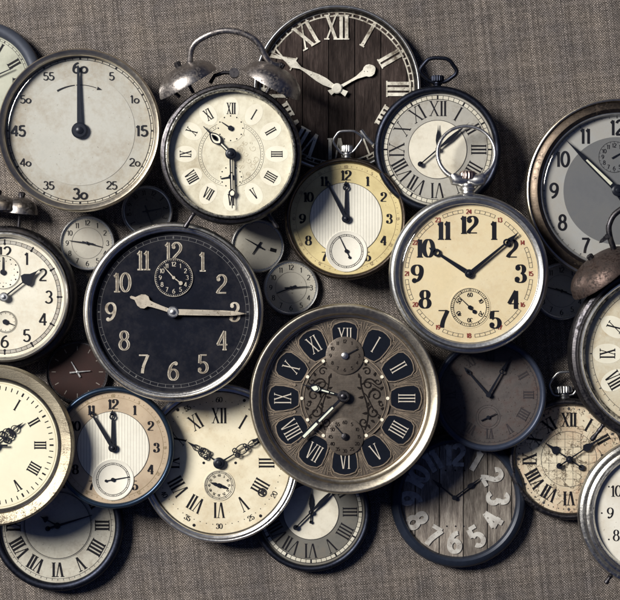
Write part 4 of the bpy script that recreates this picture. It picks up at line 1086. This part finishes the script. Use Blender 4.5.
def right_bell():
    c = Clock('twin_bell_alarm_clock', 'alarm clock with rusty brown bell at the right edge', 'alarm clock', 663, 354, 52, 48)
    R = 92
    c.case(R, MAT_DARK)
    c.bezel([(R, 30), (R, 39), (R-2, 43.5), (R-5, 45), (R-8, 43.8), (R-9, 42), (R-9, 30)], MAT_DARK, 'bezel_ring')
    c.bezel([(R-9, 38), (R-8.8, 45.5), (R-10, 47.6), (R-11.4, 47.8), (R-12.6, 46), (R-13, 42), (R-13.6, 36), (R-11, 36)], MAT_CHROME)
    z = 36
    inner_wall(c, R-13.6, z+.4, 43, metal('chipped white lacquer', (.72, .68, .56), (.6, .56, .45), .35, .5, (.02, .018, .02), .5, .1, .5, metallic=.1), R-16.5)
    c.face(78, z, dialm('aged ivory dial', (.60, .57, .46), (.66, .63, .51), (.36, .26, .14), .5, .4, .5, .03, bmp=.3))
    b = B()
    for i in range(12):
        p = pol(53.5, 30*i); cr, sr_ = math.cos(rad(-30*i)), math.sin(rad(-30*i))
        b.poly([(p[0]+math.cos(q)*10*cr-math.sin(q)*15*sr_, p[1]+math.cos(q)*10*sr_+math.sin(q)*15*cr) for q in [2*PI*k/28 for k in range(28)]], z+.15)
    c.part('numeral_plate', b, MATS['ivory numeral plates'], c.dial)
    c.nums(ROM, 53.5, 15.5, INK, 'flip', 'roman', dz=.35, wt=.1, wn=.045, xs=.65, gap=.1, sl=.24)
    c.track(69, 71, 60, .4, 1.2, 5, INKS, (68.8,), .4)
    hb, hf = h_cathedral(40, 6, z+3, 70, [(2, 18, 3, 'bar'), (18, 32, 8, 'leaf'), (31, 40, 1.6, 'line')]); c.hand('hour_hand', hb, HANDM)
    hb, hf = h_cathedral(60, 6, z+5, 160, [(2, 20, 3, 'bar'), (20, 44, 3, 'bar'), (44, 60, 1.6, 'line')]); c.hand('minute_hand', hb, HANDM)
    c.hub(6, z+5, 2, HANDM)
    place_bell(c, -55.5, 79.5, 26, -38, 37.5, 21, MAT_RUST, 14, 8)
    Q = smooth_path([(-44, 96, 34), (-47, 106, 36), (-51, 116, 38), (-53, 128, 39), (-48, 140, 40), (-30, 152, 40), (0, 156, 40)])
    b = B(); b.tube(Q, 3.0, 14); c.part('handle', b, MAT_DARK)
    b = B().at(-54, 118, -40, 38); b.knob([(2.6, -3), (2.6, 3)], n=16); b.poly([(-8, -1.6), (1, -2.6), (1, 2.6), (-8, 1.6), (-10.5, 0)], -1, 2.5); c.part('handle_catch', b, MAT_DARK)
    foot(c, -142, R, 30, 24, MAT_DARK)
def smooth_path(P, sub=5, it=3):
    Q = []
    for i in range(len(P)-1):
        for j in range(sub): t = j/sub; Q.append(tuple(P[i][k]+(P[i+1][k]-P[i][k])*t for k in range(3)))
    Q.append(P[-1])
    for _ in range(it): Q = [Q[0]]+[tuple((Q[i-1][k]+2*Q[i][k]+Q[i+1][k])/4 for k in range(3)) for i in range(1, len(Q)-1)]+[Q[-1]]
    return Q
def silver_right():
    c = Clock('pocket_watch', 'ridged silver clock with small serif Arabic numerals in the bottom right corner', 'clock', 656, 514, 20, 30)
    R = 76.5
    c.case(R, MAT_STEEL)
    c.bezel([(R, 15), (R, 19), (R-1.5, 22), (R-4, 23), (R-5, 22.2), (R-6, 23.6), (R-7.5, 27), (R-9.5, 28), (R-10.6, 27), (R-11.5, 28.6), (R-13, 30), (R-14.5, 29), (R-16, 26), (R-17, 20), (R-17, 15)], metal('dented silver', (.60, .59, .56), (.42, .42, .42), .22, .4, (.04, .04, .045), .40, .06, .35))
    z = 22
    c.face(60.5, z, dialm('white enamel', (.78, .76, .69), (.72, .70, .62), (.35, .27, .17), .3, .3, .35, .03))
    c.nums(['12', '1', '2', '3', '4', '5', '6', '7', '8', '9', '10', '11'], 44.5, 11.5, INK, 'upright', 'text', wt=.14, wn=.05, serif=True, xs=.95)
    b = B()
    for i in range(12): b.disc(*pol(53, 30*i), .9, z+.2, 0, 8)
    c.part('minute_track', b, INK, c.dial)
    c.hand('hour_hand', h_breguet(30, 3, z+2, 40, 22, 3), HANDM); c.hand('minute_hand', h_breguet(46, 3, z+3.4, 120, 34, 3), HANDM); c.hub(4, z+4, 1.5, HANDM)
    foot(c, -146, R, 16, 14, MAT_DARK)
def small_watch(name, label, cx, cy, r, dm, angs, nums=True, rot=0, cm=None, lens=(.72, .6), date=False, h=8, bar=False, z0=0):
    c = Clock(name, label, 'watch', cx, cy, z0, h, 'small watch movements lying under the clocks', -rot)
    c.case(r+1.8, cm or MAT_STEEL); c.bezel(bez_round(r+1.6, r-.2, h*.6, h), cm or MAT_STEEL)
    z = h-3.2; c.face(r, z, dm)
    if nums:
        c.nums(['12', '1', '2', '3', '4', '5', '6', '7', '8', '9', '10', '11'], r*.78, r*.2, INK, 'radial' if rot else 'upright', 'text', wt=.14, wn=.09, serif=False, one=True)
    c.track(r*.92, r*.96, 60, .25, .6, 5, INKS, (r*.6,) if nums else (), .25)
    m = HANDM if not bar else MAT_CHROME
    c.hand('hour_hand', h_taper(r*lens[1], 1.6, .7, z+.9, angs[0], r*.2), m); c.hand('minute_hand', h_taper(r*lens[0], 1.4, .5, z+1.6, angs[1], r*.25), m); c.hub(1.6, z+1.6, 1, m)
    if bar:
        b = B()
        for i in range(12): b.bar(pol(r*.72, 30*i), pol(r*.86, 30*i), .9, .9, z+.3)
        c.part('hour_batons', b, flat('dull silver batons', (.16, .14, .13), .6), c.dial)
    if date:
        b = B(); b.at(r*.62, 0, 0); b.bar((-3, 0), (3.4, 0), 3.6, 3.6, z+.4); c.part('date_window', b, INK, c.dial)
    return c

timer_clock(); twin_bell(); plank_clock()
grey_roman(438, 149, 20, 18, 'grey Roman pocket watch with dark blue case and hexagonal loop', (1, 49.5), 64, 56, 29, .8, True)
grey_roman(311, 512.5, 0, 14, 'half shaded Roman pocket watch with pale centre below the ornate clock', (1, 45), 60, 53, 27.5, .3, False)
two_tone(346, 218.5, 20, 18, 'yellow and silver pocket watch beside the tan watch',
         dialm('yellow dial ring', (.66, .56, .30), (.58, .49, .26), (.25, .18, .08), .35, .3, .42, .03), MAT_BRONZE, (0, -27.6), (.5, -32.5), -26, True)
two_tone(112.5, 448, 30, 13, 'brownish and silver watch with blue case below the black clock',
         dialm('pinkish brown dial ring', (.50, .40, .29), (.43, .35, .26), (.22, .14, .08), .35, .3, .45, .03), flat('dark blue case', (.03, .05, .085), .3, .7), (-.5, -31.5), (0, -32), 80, False)
tan_watch(); grey_arabic(); black_clock(); ornate_clock(); cream_roman(); gilt_roman(); left_alarm()
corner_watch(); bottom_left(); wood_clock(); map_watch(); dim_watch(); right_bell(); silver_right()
SM = dialm('small grey dial', (.40, .385, .34), (.33, .315, .28), (.2, .15, .1), .4, .3)
SM2 = dialm('small pale dial', (.54, .52, .46), (.46, .44, .38), (.2, .15, .1), .5, .4)
small_watch('small_watch', 'small grey watch face between the timer clock and the black clock', 87, 243, 26, SM, (105, -82), True, 0)
small_watch('small_watch', 'small white watch face with thin hands above the ornate clock', 291, 287.6, 26, SM2, (-112, 86), True, 0)
small_watch('small_watch', 'small shaded silver watch with a black date window right of the black clock', 258, 246, 25, SM2, (200, 285), False, 15, None, (.6, .4), True)
small_watch('small_watch', 'small pale watch face just under the rusty bell', 562, 291, 27, SM2, (-75, 112), True, 0)
small_watch('small_watch', 'small dark red watch in the gap left of the black clock', 77, 372, 30, dialm('dark red dial', (.028, .009, .008), (.016, .007, .007), (.015, .01, .01), .5, .3), (-30, 85), False, 0, MAT_DARK, (.45, .4), False, 8, True)
small_watch('small_watch', 'small dim mottled watch above the black clock beside the alarm clock foot', 147, 211, 24, dialm('dim mottled dial', (.10, .10, .105), (.17, .165, .16), (.03, .03, .03), .7, .6), (60, 140), True, 20)

# ------------------------------------------------------------------ cloth: one softly undulating sheet
def cloth():
    n = 120; S = 2600; vs = []; fs = []
    for j in range(n+1):
        for i in range(n+1):
            u = (i/n-.5)*2; v = (j/n-.5)*2
            x = S*math.copysign(abs(u)**1.6, u); y = S*math.copysign(abs(v)**1.6, v)
            z = -1.2+.5*math.sin(x*.013+1)*math.cos(y*.017)+.4*math.sin((x+y)*.029)
            vs.append((x*U, y*U, z*U))
    for j in range(n):
        for i in range(n): a = j*(n+1)+i; fs.append((a, a+1, a+n+2, a+n+1))
    me = bpy.data.meshes.new('ground_cloth'); me.from_pydata(vs, [], fs); me.update()
    me.polygons.foreach_set('use_smooth', [True]*len(me.polygons)); me.materials.append(fabric())
    o = bpy.data.objects.new('ground_cloth', me); col.objects.link(o)
    o['kind'] = 'structure'; o['label'] = 'taupe woven linen cloth under all the clocks'
cloth()

# ------------------------------------------------------------------ light
w = bpy.data.worlds.new('World'); sc.world = w; w.use_nodes = True
bg = w.node_tree.nodes['Background']; bg.inputs['Color'].default_value = (.075, .12, .34, 1); bg.inputs['Strength'].default_value = .19
def area(name, loc, target, size, power, colr):
    l = bpy.data.lights.new(name, 'AREA'); l.shape = 'DISK'; l.size = size; l.energy = power; l.color = colr
    o = bpy.data.objects.new(name, l); col.objects.link(o); o.location = loc
    o.rotation_euler = (Vector(target)-Vector(loc)).to_track_quat('-Z', 'Y').to_euler(); return o
area('key_lamp', (-1.62, .86, 1.95), (0, 0, 0), .95, 134, (1, .95, .865))
area('added_fill_lamp', (-.30, .55, 1.5), (0, 0, 0), 1.1, .8, (.62, .76, 1))  # added overhead fill, gives the metals something broad to reflect

# ------------------------------------------------------------------ camera
cam = bpy.data.cameras.new('camera'); co = bpy.data.objects.new('camera', cam); col.objects.link(co)
cam.sensor_width = 36; cam.lens = 36*D/620; cam.clip_start = .05; cam.clip_end = 50
co.location = (0, 0, D*U); sc.camera = co
sc.render.engine = 'CYCLES'
sc.view_settings.view_transform = 'Standard'; sc.view_settings.look = 'None'
sc.view_settings.exposure = 0.0; sc.view_settings.gamma = 1
